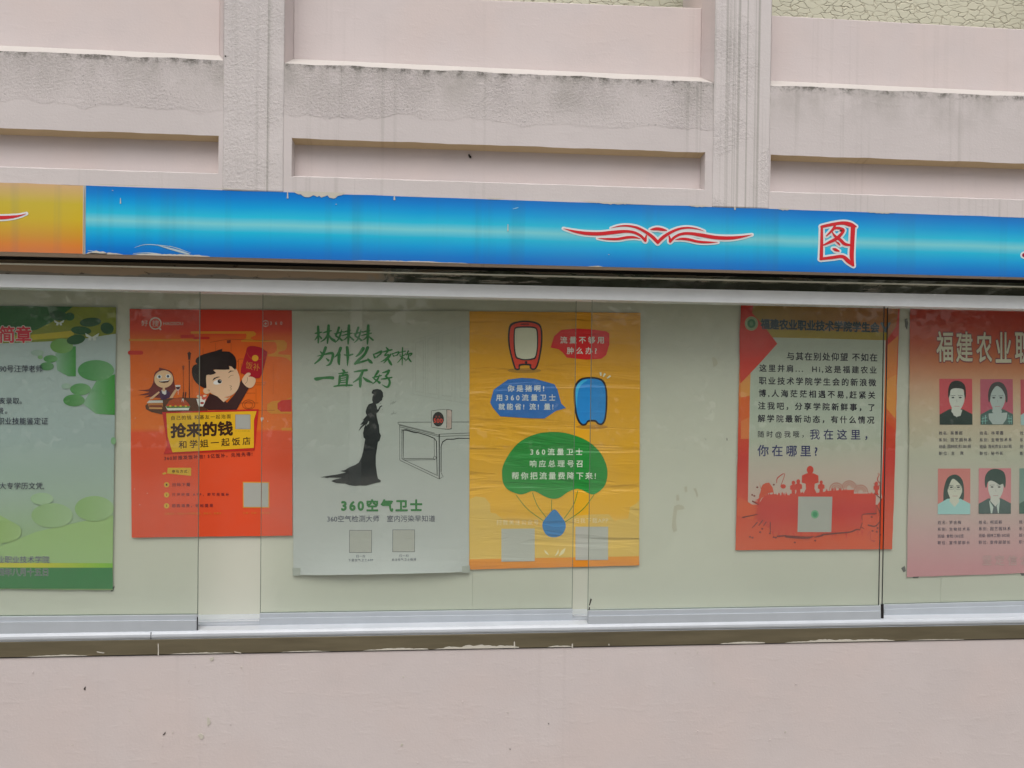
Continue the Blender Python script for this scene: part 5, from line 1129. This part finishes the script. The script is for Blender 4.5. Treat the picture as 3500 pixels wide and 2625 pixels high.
# ------------------------------------------------------------------ trees, post and an added leafy backdrop across the path (seen as reflections in glass and steel)
mt, nt, b = new_mat('leaf green'); M_leaf = mt
L(nt, mixc(nt, noise(nt, 1.2, 4, .6), (.035, .07, .02, 1), (.085, .13, .04, 1)), b.inputs['Base Color']); b.inputs['Roughness'].default_value = .6
M_bark = simple('bark', (.12, .09, .065, 1), .9, 0, .2, (30, .01))
def tree(x, y, h, r, seed, label):
    t = thing('tree', label, 'tree', 'trees across the path'); rn = random.Random(seed)
    bm = MB(); n = 10
    for i in range(5):
        z0, z1 = h*.55*i/5, h*.55*(i+1)/5; r0, r1 = .16*(1-.12*i), .16*(1-.12*(i+1))
        for k in range(n):
            a, c_ = 2*math.pi*k/n, 2*math.pi*(k+1)/n
            bm.quad((x+r0*math.cos(a), y+r0*math.sin(a), z0), (x+r0*math.cos(c_), y+r0*math.sin(c_), z0), (x+r1*math.cos(c_), y+r1*math.sin(c_), z1), (x+r1*math.cos(a), y+r1*math.sin(a), z1))
    bm.build('trunk', M_bark, t)
    V, F = [], []
    blobs = [(rn.uniform(-r*.6, r*.6), rn.uniform(-r*.5, r*.5), rn.uniform(h*.2, h*.85), rn.uniform(.35, .6)*r) for _ in range(14)]
    for _ in range(5200):
        bx, by, bz, br = rn.choice(blobs)
        d = Vector((rn.gauss(0, 1), rn.gauss(0, 1), rn.gauss(0, 1))).normalized()*br*rn.uniform(.6, 1.05)
        p = Vector((x+bx, y+by, bz))+d
        u = Vector((rn.gauss(0, 1), rn.gauss(0, 1), rn.gauss(0, .6))).normalized(); v_ = u.cross(Vector((rn.gauss(0, 1), rn.gauss(0, 1), rn.gauss(0, 1)))).normalized()
        s_ = rn.uniform(.09, .17); k = len(V)
        V += [p+u*s_, p+v_*s_*.6, p-u*s_, p-v_*s_*.6]; F.append((k, k+1, k+2, k+3))
    link_mesh('crown', V, F, M_leaf, t)
for i, (x, y, h, r) in enumerate([(-7.5, -11.5, 7.2, 3.0), (-3.4, -12.5, 6.6, 2.8), (1.6, -11.8, 5.6, 2.6), (5.6, -12.6, 7.6, 3.0), (10.2, -11.6, 6.6, 3.0)]):
    tree(x, y, h, r, 11+i, ('tall bushy green tree across the path, farthest left of the row', 'rounded green tree across the path behind the white post', 'lowest green tree of the row across the path', 'tallest green tree of the row across the path', 'broad green tree across the path, farthest right of the row')[i])
V, F = [], []; rn = random.Random(5)
for _ in range(9000):
    p = Vector((rn.uniform(-16, 18), -13.6+rn.uniform(-.35, .35), rn.uniform(.05, 2.3)))
    u = Vector((rn.gauss(0, 1), rn.gauss(0, .5), rn.gauss(0, 1))).normalized(); v_ = u.cross(Vector((rn.gauss(0, .5), 1, rn.gauss(0, .5)))).normalized()
    s_ = rn.uniform(.09, .17); k = len(V); V += [p+u*s_, p+v_*s_*.7, p-u*s_, p-v_*s_*.7]; F.append((k, k+1, k+2, k+3))
hd = link_mesh('added_hedge', V, F, M_leaf); hd['label'] = 'long dark green leafy backdrop, unseen, added behind the tree row to darken reflections'; hd['category'] = 'added_hedge'  # unseen, added to fill the bright gap below the crowns in reflections
mb = MB(); n = 16
def pole(x, y, r, h):
    for k in range(n):
        a, c_ = 2*math.pi*k/n, 2*math.pi*(k+1)/n
        mb.quad((x+r*math.cos(a), y+r*math.sin(a), 0), (x+r*math.cos(c_), y+r*math.sin(c_), 0), (x+r*.8*math.cos(c_), y+r*.8*math.sin(c_), h), (x+r*.8*math.cos(a), y+r*.8*math.sin(a), h))
pole(-.87, -7.6, .075, 4.8)
pt = mb.build('white_post', simple('white post paint', rgb(232, 232, 228), .5)); pt['label'] = 'round white post across the path, mirrored in the glass over the grey poster'; pt['category'] = 'post'
